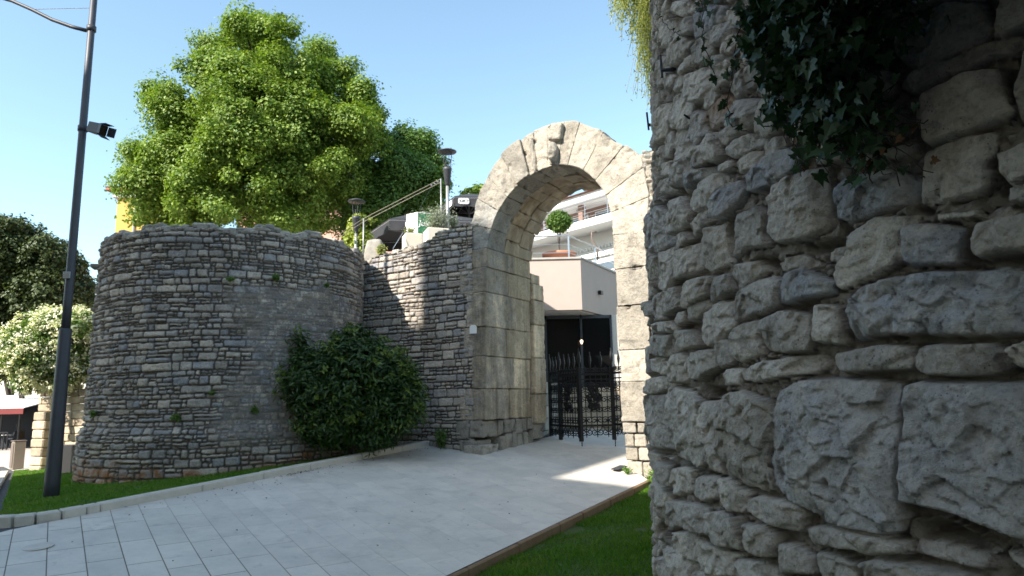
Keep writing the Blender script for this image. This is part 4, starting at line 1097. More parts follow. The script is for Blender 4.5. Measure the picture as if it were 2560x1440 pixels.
# ------------------------------------------------------------------ ivy on the near tower
def strand(pts, off, rg, n=24):
    q = [near_point(x, y, o) for (x, y), o in zip(pts, off)]; q = np.array(q); t = np.linspace(0, len(q)-1, n); i = np.minimum(t.astype(int), len(q)-2); f = (t-i)[:, None]
    c = q[i]*(1-f)+q[i+1]*f; return c+rg.normal(0, .006, c.shape)
def ivy():
    rg = np.random.default_rng(7)
    r = thing('ivy', 'dark green ivy hanging in a thick beard over the near tower', 'ivy', tuple(near_point(2150, 20, .1)))
    B = MB(); C = []; N = []; SZ = []
    def add(pts, off, dens, spread, sz, rad=.003, sq=None):
        c = strand(pts, off, rg, 26); B.tube(c, rad, 5)
        for _ in range(dens):
            t = rg.uniform(0, 25) if sq is None else 25*rg.uniform(0, 1)**sq; i = min(int(t), 24); p = c[i]+(c[i+1]-c[i])*(t-i)
            out = p-np.array([NC[0], NC[1], p[2]]); out /= np.linalg.norm(out)
            o = rg.normal(0, spread, 3); o += out*abs(rg.normal(0, spread*.5)); C.append(p+o); N.append(out*.6+rg.normal(0, .8, 3)+[0, 0, .3]); SZ.append(sz*rg.uniform(.55, 1.25))
            if spread > .03 and rg.uniform() < .25: B.tube([p, p+o*.6+[0, 0, .01], p+o], .0016, 4)
    add([(1790, -60), (1796, 60), (1799, 110), (1806, 140), (1813, 225)], [.1, .09, .09, .08, .03], 12, .012, .055, .0022)
    add([(1775, -60), (1775, 0), (1790, 32)], [.08, .06, .05], 16, .02, .045, .002)
    add([(1925, 40), (1902, 95), (1893, 130), (1876, 200), (1852, 255), (1846, 310), (1880, 334)], [.16, .13, .12, .1, .08, .05, .03], 22, .012, .045, .0026)
    add([(1650, -40), (1665, 30), (1700, 75), (1716, 92)], [.06, .06, .05, .03], 14, .014, .024, .002)
    xs = [(1960, 1985, 150), (1990, 2010, 260), (2020, 2030, 330), (2050, 2060, 340), (2080, 2090, 390), (2110, 2120, 400), (2140, 2150, 400), (2170, 2185, 410), (2200, 2220, 400), (2230, 2250, 360), (1985, 2000, 120), (2060, 2040, 200), (2100, 2080, 250), (2150, 2120, 280), (2200, 2160, 260), (2260, 2260, 220), (2290, 2270, 130), (2320, 2280, 90), (2350, 2300, 60), (2130, 2200, 330), (2040, 2070, 300), (2180, 2230, 330)]
    for a, b, y in xs:
        a, b = a*.9+222, b*.9+222
        m = [(a, -70), (a+rg.uniform(-20, 20), y*.3), ((a+b)/2+rg.uniform(-30, 30), y*.65), (b, y)]
        add(m, [.30, .24, .19, .12], int(y*.20)+6, .055, .054, .0035, .8)
    # dense upper mass
    for _ in range(700):
        x = rg.normal(2150, 80); y = rg.uniform(-90, 250)*(1-abs(x-2120)/420); C.append(near_point(x, y, rg.uniform(.12, .34))); N.append(np.array([-.6, -.6, .3])+rg.normal(0, .85, 3)); SZ.append(.058*rg.uniform(.5, 1.25))
    # unseen overhanging ivy, added above the frame to darken the upper right wall
    for _ in range(5200):
        x = rg.uniform(2000, 3300); y = rg.uniform(-650, -75)
        try: C.append(near_point(x, y, rg.uniform(.15, .35+.75*min(1, (x-1950)/500))))
        except Exception: continue
        N.append(np.array([-.5, -.5, .6])+rg.normal(0, .6, 3)); SZ.append(.13*rg.uniform(.6, 1.2))
    B.build('stems', M['bark'], r)
    leaves('leaves', np.array(C), np.array(N), np.array(SZ), IVY, M['ivy'], r, 5, droop=1.6)
    # dry twigs and brown leaves at the tip
    B = MB(); C = []; N = []; SZ = []
    for _ in range(55):
        x0, y0 = rg.uniform(2020, 2260), rg.uniform(180, 360); x1, y1 = x0+rg.normal(60, 50), y0+rg.uniform(40, 140)
        if y1 > 460: y1 = 460-rg.uniform(0, 40)
        o0 = rg.uniform(.06, .2); pts = [near_point(x0, y0, o0), near_point((x0+x1)/2+rg.normal(0, 15), (y0+y1)/2+10, o0*.9), near_point(min(x1, 2350), y1, o0*.8)]
        B.tube(strand([(x0, y0), ((x0+x1)/2+rg.normal(0, 12), (y0+y1)/2+12), (min(x1, 2350), y1)], [o0, o0*.9, o0*.8], rg, 9), .0018, 4)
        for q in pts[1:]:
            if rg.uniform() < .5: C.append(q+rg.normal(0, .02, 3)); N.append(rg.normal(0, 1, 3)); SZ.append(rg.uniform(.015, .038))
    for pts in ([(2210, 300), (2240, 380), (2270, 430), (2300, 478)], [(2150, 340), (2200, 390), (2225, 470)], [(2290, 280), (2330, 277), (2342, 275)], [(2250, 330), (2320, 325), (2355, 322)], [(2250, 410), (2310, 430), (2352, 455)], [(2240, 370), (2300, 372), (2330, 371)]):
        B.tube(strand(pts, [.1]*len(pts), rg, 12), .0025, 4)
    B.build('dry_twigs', M['bark'], r)
    leaves('dry_leaves', np.array(C), np.array(N), np.array(SZ), IVY, M['deadleaf'], r, 6, droop=1)
    p = near_point(2157, 136, .22); leaves('yellow_leaf', np.array([p, p+[.01, 0, .02]]), np.array([[-.7, -.6, .2], [-.5, -.8, 0]]), np.array([.05, .035]), IVY, M['yellowleaf'], r, 6, droop=1)
ivy()
# sunlit weed hanging from the top of the near tower
def weed():
    rg = np.random.default_rng(9); r = thing('hanging_weed', 'yellowish green trailing weed hanging in the sun over the left edge of the near tower', 'plant', tuple(atY(1600, -60, 5.9)))
    B = MB(); C = []; N = []
    for k in range(210):
        x = rg.uniform(1548, 1655); ln = rg.uniform(90, 290)*(.42+.58*(x-1540)/90 if x < 1640 else 1); Y = rg.uniform(5.35, 6.1)
        a = atY(x, -90+rg.uniform(-20, 10), Y); sx = rg.normal(-14, 14); e = atY(x+sx, -90+ln+70*(x > 1600), Y); m = (a+e)/2+rg.normal(0, .05, 3)
        q = np.linspace(0, 1, 9)[:, None]; c = (1-q)**2*a+2*q*(1-q)*m+q*q*e; B.tube(c, .0022, 3)
        for _ in range(34):
            t = rg.uniform(.05, 1)*8; i = min(int(t), 7); C.append(c[i]+(c[i+1]-c[i])*(t-i)+rg.normal(0, .02, 3)); N.append(rg.normal(0, 1, 3)+[-.3, -.3, .3])
    B.build('stems', M['weed'], r); leaves('foliage', np.array(C), np.array(N), .034*rg.uniform(.6, 1.3, len(C)), LANCE, M['weed'], r, 3, droop=1.)
weed()

# ------------------------------------------------------------------ the street lamp with its spotlight
def lamp_post():
    b = atZ(127, 1250, -1.50); b[2] = float(T(b[0], b[1])); Y = b[1]; Z = np.array([0, 0, 1.])
    r = thing('street_lamp', 'tall dark grey tapered lamp post on the lawn at the left', 'street lamp', tuple(b))
    def pz(py): 
        # height on the pole axis seen at image row py
        lo, hi = -3., 14.
        for _ in range(40):
            m = (lo+hi)/2; q = np.array([b[0], b[1], m]); zc = q@Fw; v = 720-FPX*(q@Up)/zc
            if v > py: lo = m
            else: hi = m
        return lo
    zs = pz(822); B = MB()
    B.lathe([b[0], b[1], 0], [(.118, b[2]-.1), (.116, b[2]+.3), (.096, zs-.02), (.092, zs)], 24); B.build('lower_shaft', M['pole'], r, True)
    zt = pz(-260); MB().lathe([b[0], b[1], 0], [(.072, zs-.05), (.070, zs+.5), (.052, zt), (.0, zt+.05)], 24).build('upper_shaft', M['pole'], r, True)
    for py in (72, 322): z = pz(py); MB().lathe([b[0], b[1], z-.05], [(.06, 0), (.080, .005), (.080, .1), (.06, .105)], 20).build('clamp', M['pole'], r, True)
    z = pz(690); MB().box([b[0], b[1]-.09, z], .12, .03, .12, bev=.005).build('label_plate', M['alu'], r)
    # arm, curving up to the left
    pts = [atY(x, y, Y) for x, y in ((215, 76), (180, 67), (130, 49), (80, 24), (30, 2), (-20, -12), (-90, -30))]
    MB().tube(pts, np.linspace(.036, .03, 7), 10).build('arm', M['pole'], r, True)
    MB().tube([atY(222, 20, Y), atY(80, 23, Y)], .006, 6).build('stay_cable', M['steel'], r)
    e = pts[-1]; MB().box(e+[-.3, 0, 0], .8, .25, .1, bev=.03).build('luminaire', M['pole'], r)
    # square spotlight with barn doors
    s = thing('spotlight', 'small grey box spotlight with barn door flaps clamped to the street lamp', 'spotlight', tuple(atY(248, 320, Y-.05)))
    c = atY(243, 322, Y-.1); ax = np.array([.86, -.35, -.30]); ax /= np.linalg.norm(ax); ay = np.cross(Z, ax); ay /= np.linalg.norm(ay); az = np.cross(ax, ay)
    MB().box(c, .30, .18, .19, ax, ay, az, bev=.012).build('housing', M['pole'], s)
    MB().box(c+ax*.152, .012, .16, .17, ax, ay, az).build('lens', M['darkglass'], s)
    for k, (o, w) in enumerate(((az, ay), (-az, ay), (ay, az), (-ay, az))):
        d = ax+o*(.35 if k else .15); d /= np.linalg.norm(d); n_ = np.cross(d, w)
        MB().box(c+ax*.15+o*.095+d*.075, .15, .17, .006, d, w, n_).build('barn_door', M['pole'], s)
    MB().tube([c-ax*.15, np.array([b[0]+.09, b[1]-.03, c[2]-.02])], .018, 8).build('bracket', M['pole'], s)
lamp_post()

# ------------------------------------------------------------------ the terrace above the wall
def quad_slab(name, pts, z, th, mat, kind='structure'):
    return tag(MB().prism([(p[0], p[1], z-th) for p in pts], (0, 0, th)).build(name, M[mat]), kind=kind)
quad_slab('terrace', [XY(-4.2, .65), XY(-.45, .72), XY(-.45, 3.2), (1.0, 21.9), (-1.0, 60), (-28, 60), (-13, 26), (-9.2, 18.4), (-6, 18.7)], 2.95, 5.0, 'concrete')

def planter(px, py, w, h, Y, rot, name_label, plant):
    c = atY(px, py, Y); r = thing('planter', name_label, 'planter', tuple(c-[0, 0, h/2]))
    ax = np.array([math.cos(rot), math.sin(rot), 0]); ay = np.array([-ax[1], ax[0], 0])
    B = MB(); B.box(c, w, w, h, ax, ay, (0, 0, 1), bev=.02); B.build('box', M['planter'], r)
    MB().box(c+[0, 0, h/2], w*.9, w*.9, .02, ax, ay, (0, 0, 1)).build('soil', M['soil'], r)
    return c+np.array([0, 0, h/2]), r
rgp = np.random.default_rng(31)
def tuft(name, label, cat, c, n, spread, h, mat, size=.05, tpl=LANCE, stems=8):
    r = thing(name, label, cat, tuple(c)); B = MB(); C = []; N = []
    for _ in range(stems):
        e = c+np.array([rgp.normal(0, spread*.5), rgp.normal(0, spread*.5), h*rgp.uniform(.5, 1)]); m = (c+e)/2+rgp.normal(0, spread*.2, 3)
        q = np.linspace(0, 1, 5)[:, None]; cc = (1-q)**2*(c-[0, 0, .02])+2*q*(1-q)*m+q*q*e; B.tube(cc, .005, 4)
        for _ in range(n//stems):
            t = rgp.uniform(.15, 1)*4; i = min(int(t), 3); C.append(cc[i]+(cc[i+1]-cc[i])*(t-i)+rgp.normal(0, spread*.18, 3)); N.append(rgp.normal(0, .6, 3)+[0, -.4, .8])
    B.build('stems', M['bark'], r); leaves('foliage', np.array(C), np.array(N), size*rgp.uniform(.6, 1.3, len(C)), tpl, M[mat], r, 3)
    return r
c1, _ = planter(1031, 606, .46, .40, 17.3, .35, 'square pale stone planter below the white printed box, on the wall top', 0)
c2, _ = planter(1090, 592, .56, .34, 16.9, .35, 'pale stone planter with a grey green shrub at the foot of the taller terrace lamp', 0)
tuft('planter_plant', 'bright green herb in the planter below the white printed box', 'plant', c1+[-.05, -.12, 0], 500, .16, .16, 'weed', .05)
tuft('shrub', 'grey green shrub in the planter beside the taller terrace lamp', 'shrub', c2, 2600, .42, .62, 'olive', .055, stems=26)
tuft('shrub', 'small grey green shrub behind the taller terrace lamp, by the umbrella', 'shrub', atY(1135, 575, 17.2), 900, .2, .4, 'olive', .05, stems=12)
def printed_box():
    c = atY(1040, 568, 17.9); rot = .50; ax = np.array([math.cos(rot), math.sin(rot), 0]); ay = np.array([-ax[1], ax[0], 0]); h = .98; w = .46; w2 = .42
    # corner faces the ramp: a white side to the left, a green printed side to the right
    cor = atY(1044, 530, 17.6); u1 = np.array([-.83, .56, 0]); u2 = np.array([.93, .36, 0])
    r = thing('printed_cooler', 'tall white box with a green and orange printed side standing on the terrace edge', 'cooler', tuple(cor-[0, 0, h]))
    wl_, wr_ = .40, .46
    MB().prism([cor-[0, 0, h], cor+u2*wr_-[0, 0, h], cor+u2*wr_+u1*wl_-[0, 0, h], cor+u1*wl_-[0, 0, h]], (0, 0, h)).build('body', M['white'], r)
    n2 = np.cross(u2, [0, 0, 1.]); n2 /= np.linalg.norm(n2)
    f = lambda s, z, o=.004: cor+u2*s*wr_+np.array([0, 0, -h*(1-z)])+n2*o
    if n2[1] > 0: n2 = -n2
    MB().prism([f(.02, .22), f(.98, .22), f(.98, .98), f(.02, .98)], n2*.004).build('green_print', M['green'], r)
    MB().prism([f(.02, .02), f(.98, .02), f(.98, .14), f(.55, .30), f(.02, .12)], n2*.007).build('orange_print', M['orange'], r)
    text('lettering', 'Juicy', f(.06, .62, .012), u2, np.array([0, 0, 1.]), .22, M['letter'], r, .01)
    return r
def text(name, s, org, ax, az, size, mat, parent, ext=.004, shear=.15):
    c = bpy.data.curves.new(name, 'FONT'); c.body = s; c.size = size; c.extrude = ext/2; c.shear = shear; c.offset = size*.012
    o = bpy.data.objects.new('tmp', c); S.collection.objects.link(o); dg = bpy.context.evaluated_depsgraph_get()
    me = bpy.data.meshes.new_from_object(o.evaluated_get(dg)); bpy.data.objects.remove(o)
    ax = np.array(ax, float); ax /= np.linalg.norm(ax); az = np.array(az, float)/np.linalg.norm(az); ay = -np.cross(ax, az)
    me.transform(Matrix([[ax[i], az[i], -ay[i]*-1, org[i]] for i in range(3)]+[[0, 0, 0, 1]])); me.materials.clear(); me.materials.append(mat)
    q = bpy.data.objects.new(name, me); S.collection.objects.link(q); q.parent = parent; q.matrix_parent_inverse = Matrix.Translation(parent.location).inverted(); return q
printed_box()
def terrace_lamp(px, ytop, ybase, Y, label):
    b = atY(px-1, ybase, Y); t = atY(px, ytop, Y); b[0] = t[0] = (b[0]+t[0])/2; H = t[2]-b[2]; k = .80
    r = thing('terrace_lamp', label, 'lamp', (b[0], b[1], b[2]-.6), 'round topped lamps on the terrace')
    s = .42/2   # hat radius scale
    MB().lathe([b[0], Y, 0], [(.045, b[2]-.65), (.04, t[2]-.98)], 14).build('post', M['alu'], r, True)
    MB().lathe([b[0], Y, t[2]], [(.05, -1.0), (.065, -.98), (.075, -.86), (.085, -.85), (.085, -.77), (.095, -.76), (.095, -.68), (.105, -.67), (.105, -.60), (.115, -.59), (.115, -.52), (.05, -.50)], 18).build('collar', M['pole'], r, True)
    B = MB()
    for q in range(4):
        a = q*math.pi/2+.5; B.tube([[b[0]+.08*math.cos(a), Y+.08*math.sin(a), t[2]-.52], [b[0]+.13*math.cos(a), Y+.13*math.sin(a), t[2]-.07]], .009, 5)
    B.build('rods', M['pole'], r)
    MB().lathe([b[0], Y, t[2]], [(.0, -.095), (.24, -.09), (.245, -.075), (.12, -.02), (.0, 0)], 24).build('hat', M['pole'], r, True)
    return r
terrace_lamp(1119, 372, 572, 17.0, 'taller terrace lamp with a flat round hat, against the sky beside the black umbrella')
terrace_lamp(891, 497, 612, 18.6, 'terrace lamp with a round hat in front of the dark tree, left of the other')
M['brown2'] = simple('tan_metal', (.28, .24, .19), .5, .2, .1)
def cable_rail():
    a0, a1 = atY(1102, 447, 17.2), atY(1104, 572, 17.2); b0, b1 = atY(909, 546, 17.4), atY(908, 640, 17.4); e = atY(838, 592, 18.2)
    r = thing('cable_fence', 'two thin grey posts on the wall top with a pair of slanting steel cables', 'fence', tuple(b1))
    for t, b in ((a0, a1), (b0, b1)): MB().tube([b-[0, 0, .3], t], .018, 8).build('post', M['alu'], r, True)
    B = MB()
    for dz in (0, -.09):
        p = np.array([a0+[0, 0, dz], b0+[0, 0, dz], e+[0, 0, dz]]); B.tube(p, .007, 5)
    B.build('cables', M['brown2'], r)
    for k in range(3): q = a0+(b0-a0)*(.03+.04*k)+[0, 0, -.05]; MB().tube([q, q+(b0-a0)*.02+[0, 0, .01]], .016, 6).build('turnbuckle', M['steel'], r)
    MB().tube([a0+(b0-a0)*.12+[0, 0, -.08], atY(1047, 525, 17.5)], .004, 4).build('tie_wire', M['steel'], r); MB().tube([atY(1008, 580, 17), atY(982, 622, 16.5)], .008, 5).build('tie_wire', M['steel'], r)
cable_rail()
# boulder on the wall top
def boulder(c, s, name, label, seed, mat='rubble2', cat='boulder'):
    v, F = cube_grid((8, 8, 8)); d = v/np.linalg.norm(v, axis=1)[:, None]; q = .6*v+.4*d*1.2; q = q*(1+.16*fbm(d[:, :1].ravel()*1.7+seed, d[:, 1]*1.7, d[:, 2]*1.7, 4, seed))[:, None]
    q[:, 0] *= (1-.28*np.clip(q[:, 2]+.2, 0, 2)); return tag(mesh(name, q*np.array(s)/2+c, F, M[mat], smooth=True), label, cat)
boulder(atY(938, 632, 16.7), (.52, .45, .62), 'boulder', 'tapered grey boulder standing upright on the wall top', 3)
tuft('grass_tuft', 'sunlit grass tuft growing beside the upright boulder', 'plant', atY(952, 640, 16.45), 260, .12, .3, 'weed', .09, stems=20)
rgv = np.random.default_rng(5)
lob = px_lobes([(890, 560, 22), (895, 585, 30), (880, 605, 28), (905, 600, 26), (900, 545, 16), (925, 548, 10), (885, 625, 24), (905, 630, 20)], 18.9, rgv, .15, back=.6)
tree('climbing_vine', 'sunlit yellow green vine climbing round the left terrace lamp', lob, tuple(atY(892, 640, 18.9)), tuple(atY(890, 550, 18.9)), .03, 'vine', 5200, .09, 41, 'vine', clump=.12, per=10, cname='foliage')

# black market umbrellas
def umbrella(cor, dr, dl, ln, label, val=.34, sl_=.62, logos=()):
    """cor: near corner of the canopy; dr, dl: edge directions"""
    r = thing('umbrella', label, 'umbrella', tuple(cor-np.array([0, 0, 2.5])), 'black square parasols of the terrace cafe')
    lr, ll = ln if isinstance(ln, tuple) else (ln, ln)
    P = [cor, cor+dr*lr, cor+dr*lr+dl*ll, cor+dl*ll]; ap = cor+(dr*lr+dl*ll)/2+np.array([0, 0, sl_]); Z = np.array([0, 0, 1.])
    V = [*P, ap]+[p-Z*.02 for p in P]+[ap-Z*.02]; F = [(0, 1, 4), (1, 2, 4), (2, 3, 4), (3, 0, 4), (6, 5, 9), (7, 6, 9), (8, 7, 9), (5, 8, 9)]
    mesh('canopy', V, F, M['canvas'], r)
    B = MB()
    for i in range(4):
        a, b = P[i], P[(i+1) % 4]; n = np.cross(b-a, Z); n /= np.linalg.norm(n)
        m = 12; top = [a+(b-a)*k/m for k in range(m+1)]; bot = [q-Z*(val+.02*math.sin(k*2.1))+n*.01*math.sin(k*1.7) for k, q in enumerate(top)]
        for k in range(m): B.add([top[k], top[k+1], bot[k+1], bot[k], top[k]+n*.008, top[k+1]+n*.008, bot[k+1]+n*.008, bot[k]+n*.008], [(0, 1, 2, 3), (7, 6, 5, 4), (3, 2, 6, 7), (0, 4, 5, 1)])
    B.build('valance', M['canvas'], r)
    B = MB(); ctr = cor+(dr*lr+dl*ll)/2; hub = ctr+Z*(sl_-.75)
    MB().tube([[ctr[0], ctr[1], 2.95], ap], .035, 10).build('pole', M['alu'], r)
    for i in range(4):
        p = P[i]; m = (P[i]+P[(i+1) % 4])/2
        for q in (p, m): B.tube([q-Z*.04, ap-Z*.04], .016, 5); B.tube([hub, q*.55+ap*.45-Z*.05], .014, 5)
        B.tube([P[i]-Z*.05, P[(i+1) % 4]-Z*.05], .015, 5)
    B.build('ribs', M['steel'], r)
    for e, t, w, h, s in logos:
        d = (dr, dl)[e]; n = np.cross(d, Z); n /= np.linalg.norm(n)
        if n[1] > 0: n = -n
        c = cor+d*t*(lr, ll)[e]-Z*val*.5+n*.03; pl = []
        for a in np.linspace(0, 2*np.pi, 20, endpoint=False):
            ca, sa = math.cos(a), math.sin(a); pl.append(c+d*(1 if e == 0 else 1)*w/2*math.copysign(abs(ca)**.4, ca)+Z*h/2*math.copysign(abs(sa)**.4, sa))
        lp = MB().prism(pl, n*.006).build('logo_patch', M['white'], r)
        if s:
            right = d if np.cross(n, Z)@d*-1 > 0 else -d
            right = np.cross(Z, -n)*-1 if False else (d if d[0] > 0 else -d)
            text('lettering', s, c-right*w*.40-Z*h*.18+n*.012, right, Z, h*.62, M['dletter'], r, .004, 0)
    return r
nrm = lambda *q: np.array(q, float)/np.linalg.norm(q)
umbrella(atY(1137, 490, 21.5), nrm(.985, .17, 0), nrm(-.42, .91, 0), (2.2, 3.5), 'black square umbrella between the taller terrace lamp and the arch, its white badge in front', logos=[(0, .13, .36, .2, 'Juicy'.upper()), (1, .14, .62, .2, '')])
umbrella(atY(975, 546, 19.0), nrm(.985, .17, 0), nrm(-.50, .87, 0), 3.0, 'lower black umbrella behind the boulder and the white printed box', logos=[(0, .26, .7, .2, '')])
umbrella(atY(1010, 560, 22.5), nrm(.985, .17, 0), nrm(-.50, .87, 0), 3.0, 'farther black umbrella in the shade under the trees, behind the other two')
# dark terrace bar under the umbrellas
def cafe_wall():
    r = thing('bar_hut', 'dark panelled bar hut in the shade under the black umbrellas', 'hut', (-2.2, 25.5, 2.95))
    MB().box([-2.4, 25.6, 4.1], 5.4, 1.2, 2.3, bev=.03).build('walls', M['canvas'], r); MB().box([-2.4, 24.9, 3.5], 5.2, .1, .08).build('counter', M['brown'], r)
cafe_wall()

M['cream'] = simple('cream_plaster', (.55, .51, .45), .9, 0, .08, 3)
M['rubble3'] = plain_stone('beige_limestone', (.55, .45, .33))
# ------------------------------------------------------------------ passage: low stone wall behind the pier, gates
def course_wall(name, label, p0, p1, z0, z1, mat, rows, w, seed, cat='wall', th=.35):
    p0, p1 = np.array(p0, float), np.array(p1, float); d = p1-p0; ln = np.linalg.norm(d); d /= ln; n = np.array([d[1], -d[0]]); rg = np.random.default_rng(seed); B = MB(); hz = (z1-z0)/rows
    for j in range(rows):
        x = -rg.uniform(0, w)
        while x < ln:
            q = w*rg.uniform(.6, 1.5); a, b = max(x, 0), min(x+q, ln); x += q
            if b-a < .06: continue
            c = p0+d*(a+b)/2-n*0; B.box([c[0]-n[0]*rg.uniform(-.02, .02), c[1]-n[1]*rg.uniform(-.02, .02), z0+hz*(j+.5)], b-a-.012, th, hz-.012, (*d, 0), (*n, 0), (0, 0, 1), bev=.02)
    return tag(B.build(name, M[mat]), label, cat)
course_wall('low_wall', 'low pale stone block wall beside the iron gate, behind the left pier', L(-.35, 2.6, 0)[:2], (1.15, 19.6), -1.15, .42, 'rubble2', 5, .5, 3)
course_wall('low_wall', 'low beige stone wall behind the iron gate', (1.2, 19.9), (3.6, 19.9), -1.15, .28, 'rubble3', 5, .5, 4)
def spiral(c, ax, az, r0, turns, sgn=1, start=0., n=22):
    t = np.linspace(0, 1, n); a = start+sgn*turns*2*np.pi*t; rr = r0*(1-.85*t)
    return c+np.cos(a)[:, None]*rr[:, None]*ax+np.sin(a)[:, None]*rr[:, None]*az
def gate_leaf(g0, g1, zb, zt, label, ornament, posts=(1, 1), rodz=-1.12):
    g0, g1 = np.array(g0, float), np.array(g1, float); d = g1-g0; w = np.linalg.norm(d); d = np.append(d/w, 0); n = np.cross(d, [0, 0, 1.]); Z = np.array([0, 0, 1.])
    P = lambda s, z: np.array([g0[0], g0[1], 0])+d*s+Z*z
    r = thing('iron_gate', label, 'gate', (g0[0], g0[1], zb), 'black wrought iron gate leaves under the arch')
    for k, s in enumerate((0., w)):
        if posts[k]:
            B = MB(); B.box(P(s, (zb-.22+zt)/2+.05), .085, .085, zt-zb+.45, d, n, Z, bev=.006); B.build('post', M['iron'], r)
            f = MB(); f.lathe(P(s, zt+.12), [(.03, 0), (.02, .12), (.045, .2), (.05, .27), (.03, .36), (.012, .44), (.016, .47), (.0, .5)], 10); f.build('finial', M['iron'], r, True)
    for z, h in ((zt, .05), (zt-.12, .03), (zb+.05, .05)): MB().box(P(w/2, z), w, .035, h, d, n, Z).build('rail', M['iron'], r)
    m = max(2, int(round(w/.27)))
    for k in range(1, m):
        s = w*k/m; MB().tube([P(s, zb), P(s, zt+.1)], .011, 6).build('bar', M['iron'], r)
        MB().lathe(P(s, zt+.08), [(.014, 0), (.012, .1), (.026, .17), (.036, .24), (.026, .32), (.010, .38), (.014, .41), (0, .45)], 8).build('finial', M['iron'], r, True)
    rg = np.random.default_rng(int(abs(g0[0])*100))
    cw = w/m
    for k in range(m):
        s = w*(k+.5)/m; B = MB()
        B.tube([P(s, zb-.22), P(s, zt+.2)], .010, 6)
        for z, sg, q in ((zb-.10, 1, .085), (zb+.17, -1, .095), (zb+.42, 1, .08), (zb+.64, -1, .085), (zb+.88, 1, .085), (zt-.25, -1, .07), (zt+.10, 1, .065)):
            for side in (-1, 1):
                B.tube(spiral(P(s+side*cw*.27, z), d*side, Z*sg, min(q, cw*.42), 1.6, 1, 2.2, 30), .0115, 6); B.tube([P(s, z), P(s+side*cw*.27, z)+Z*sg*.04], .010, 5)
        if k == 0: pass
        B.tube([P(s, zb-.17), P(s, zb+.3)], .008, 5); B.lathe(P(s, zb-.2), [(.0, 0), (.02, .03), (.008, .07)], 6)
        B.tube([P(s-cw*.45, zb+.05), P(s-cw*.3, zb-.04), P(s-cw*.1, zb-.07)], .008, 5); B.tube([P(s+cw*.45, zb+.05), P(s+cw*.3, zb-.04), P(s+cw*.1, zb-.07)], .008, 5)
        B.build('scrollwork', M['iron'], r)
    if ornament:
        B = MB(); c = (zb+zt)/2+.08
        for _ in range(60):
            a = rg.uniform(0, 2*np.pi); q = rg.uniform(0, 1)**.6; s = w*ornament+math.cos(a)*q*.16; z = c+math.sin(a)*q*.36
            B.tube(spiral(P(s, z)+n*rg.uniform(-.03, .03), d*rg.choice([-1, 1]), Z, rg.uniform(.03, .07), 1.1, 1, rg.uniform(0, 6)), rg.uniform(.012, .022), 5)
        B.build('leaf_ornament', M['iron'], r, True)
    s = w*.5 if not posts[1] else w
    MB().tube([P(s+.02, rodz), P(s+.02, zb+.3)], .012, 6).build('drop_bolt', M['iron'], r)
    return r
gp = lambda x, Y: tuple(atY(x, 1050, Y)[:2])
G0, G1, G2, G3 = gp(1401, 16.9), gp(1452, 16.05), gp(1534, 16.15), gp(1612, 15.2)
gate_leaf(gp(1377, 17.6), G0, -.72, .50, 'narrow iron gate panel nearest the left pier of the arch', 0, (1, 1), -1.05)
gate_leaf(G0, G1, -.72, .52, 'foreshortened folded iron gate leaf, second from the left pier', .4, (0, 1), -1.12)
gate_leaf(G1, G2, -.70, .53, 'iron gate leaf facing the ramp with a dense leafy ornament in the middle', .42, (0, 1), -1.14)
gate_leaf(G2, G3, -.68, .55, 'iron gate leaf partly hidden behind the sunlit right pier', .6, (0, 1), -1.2)

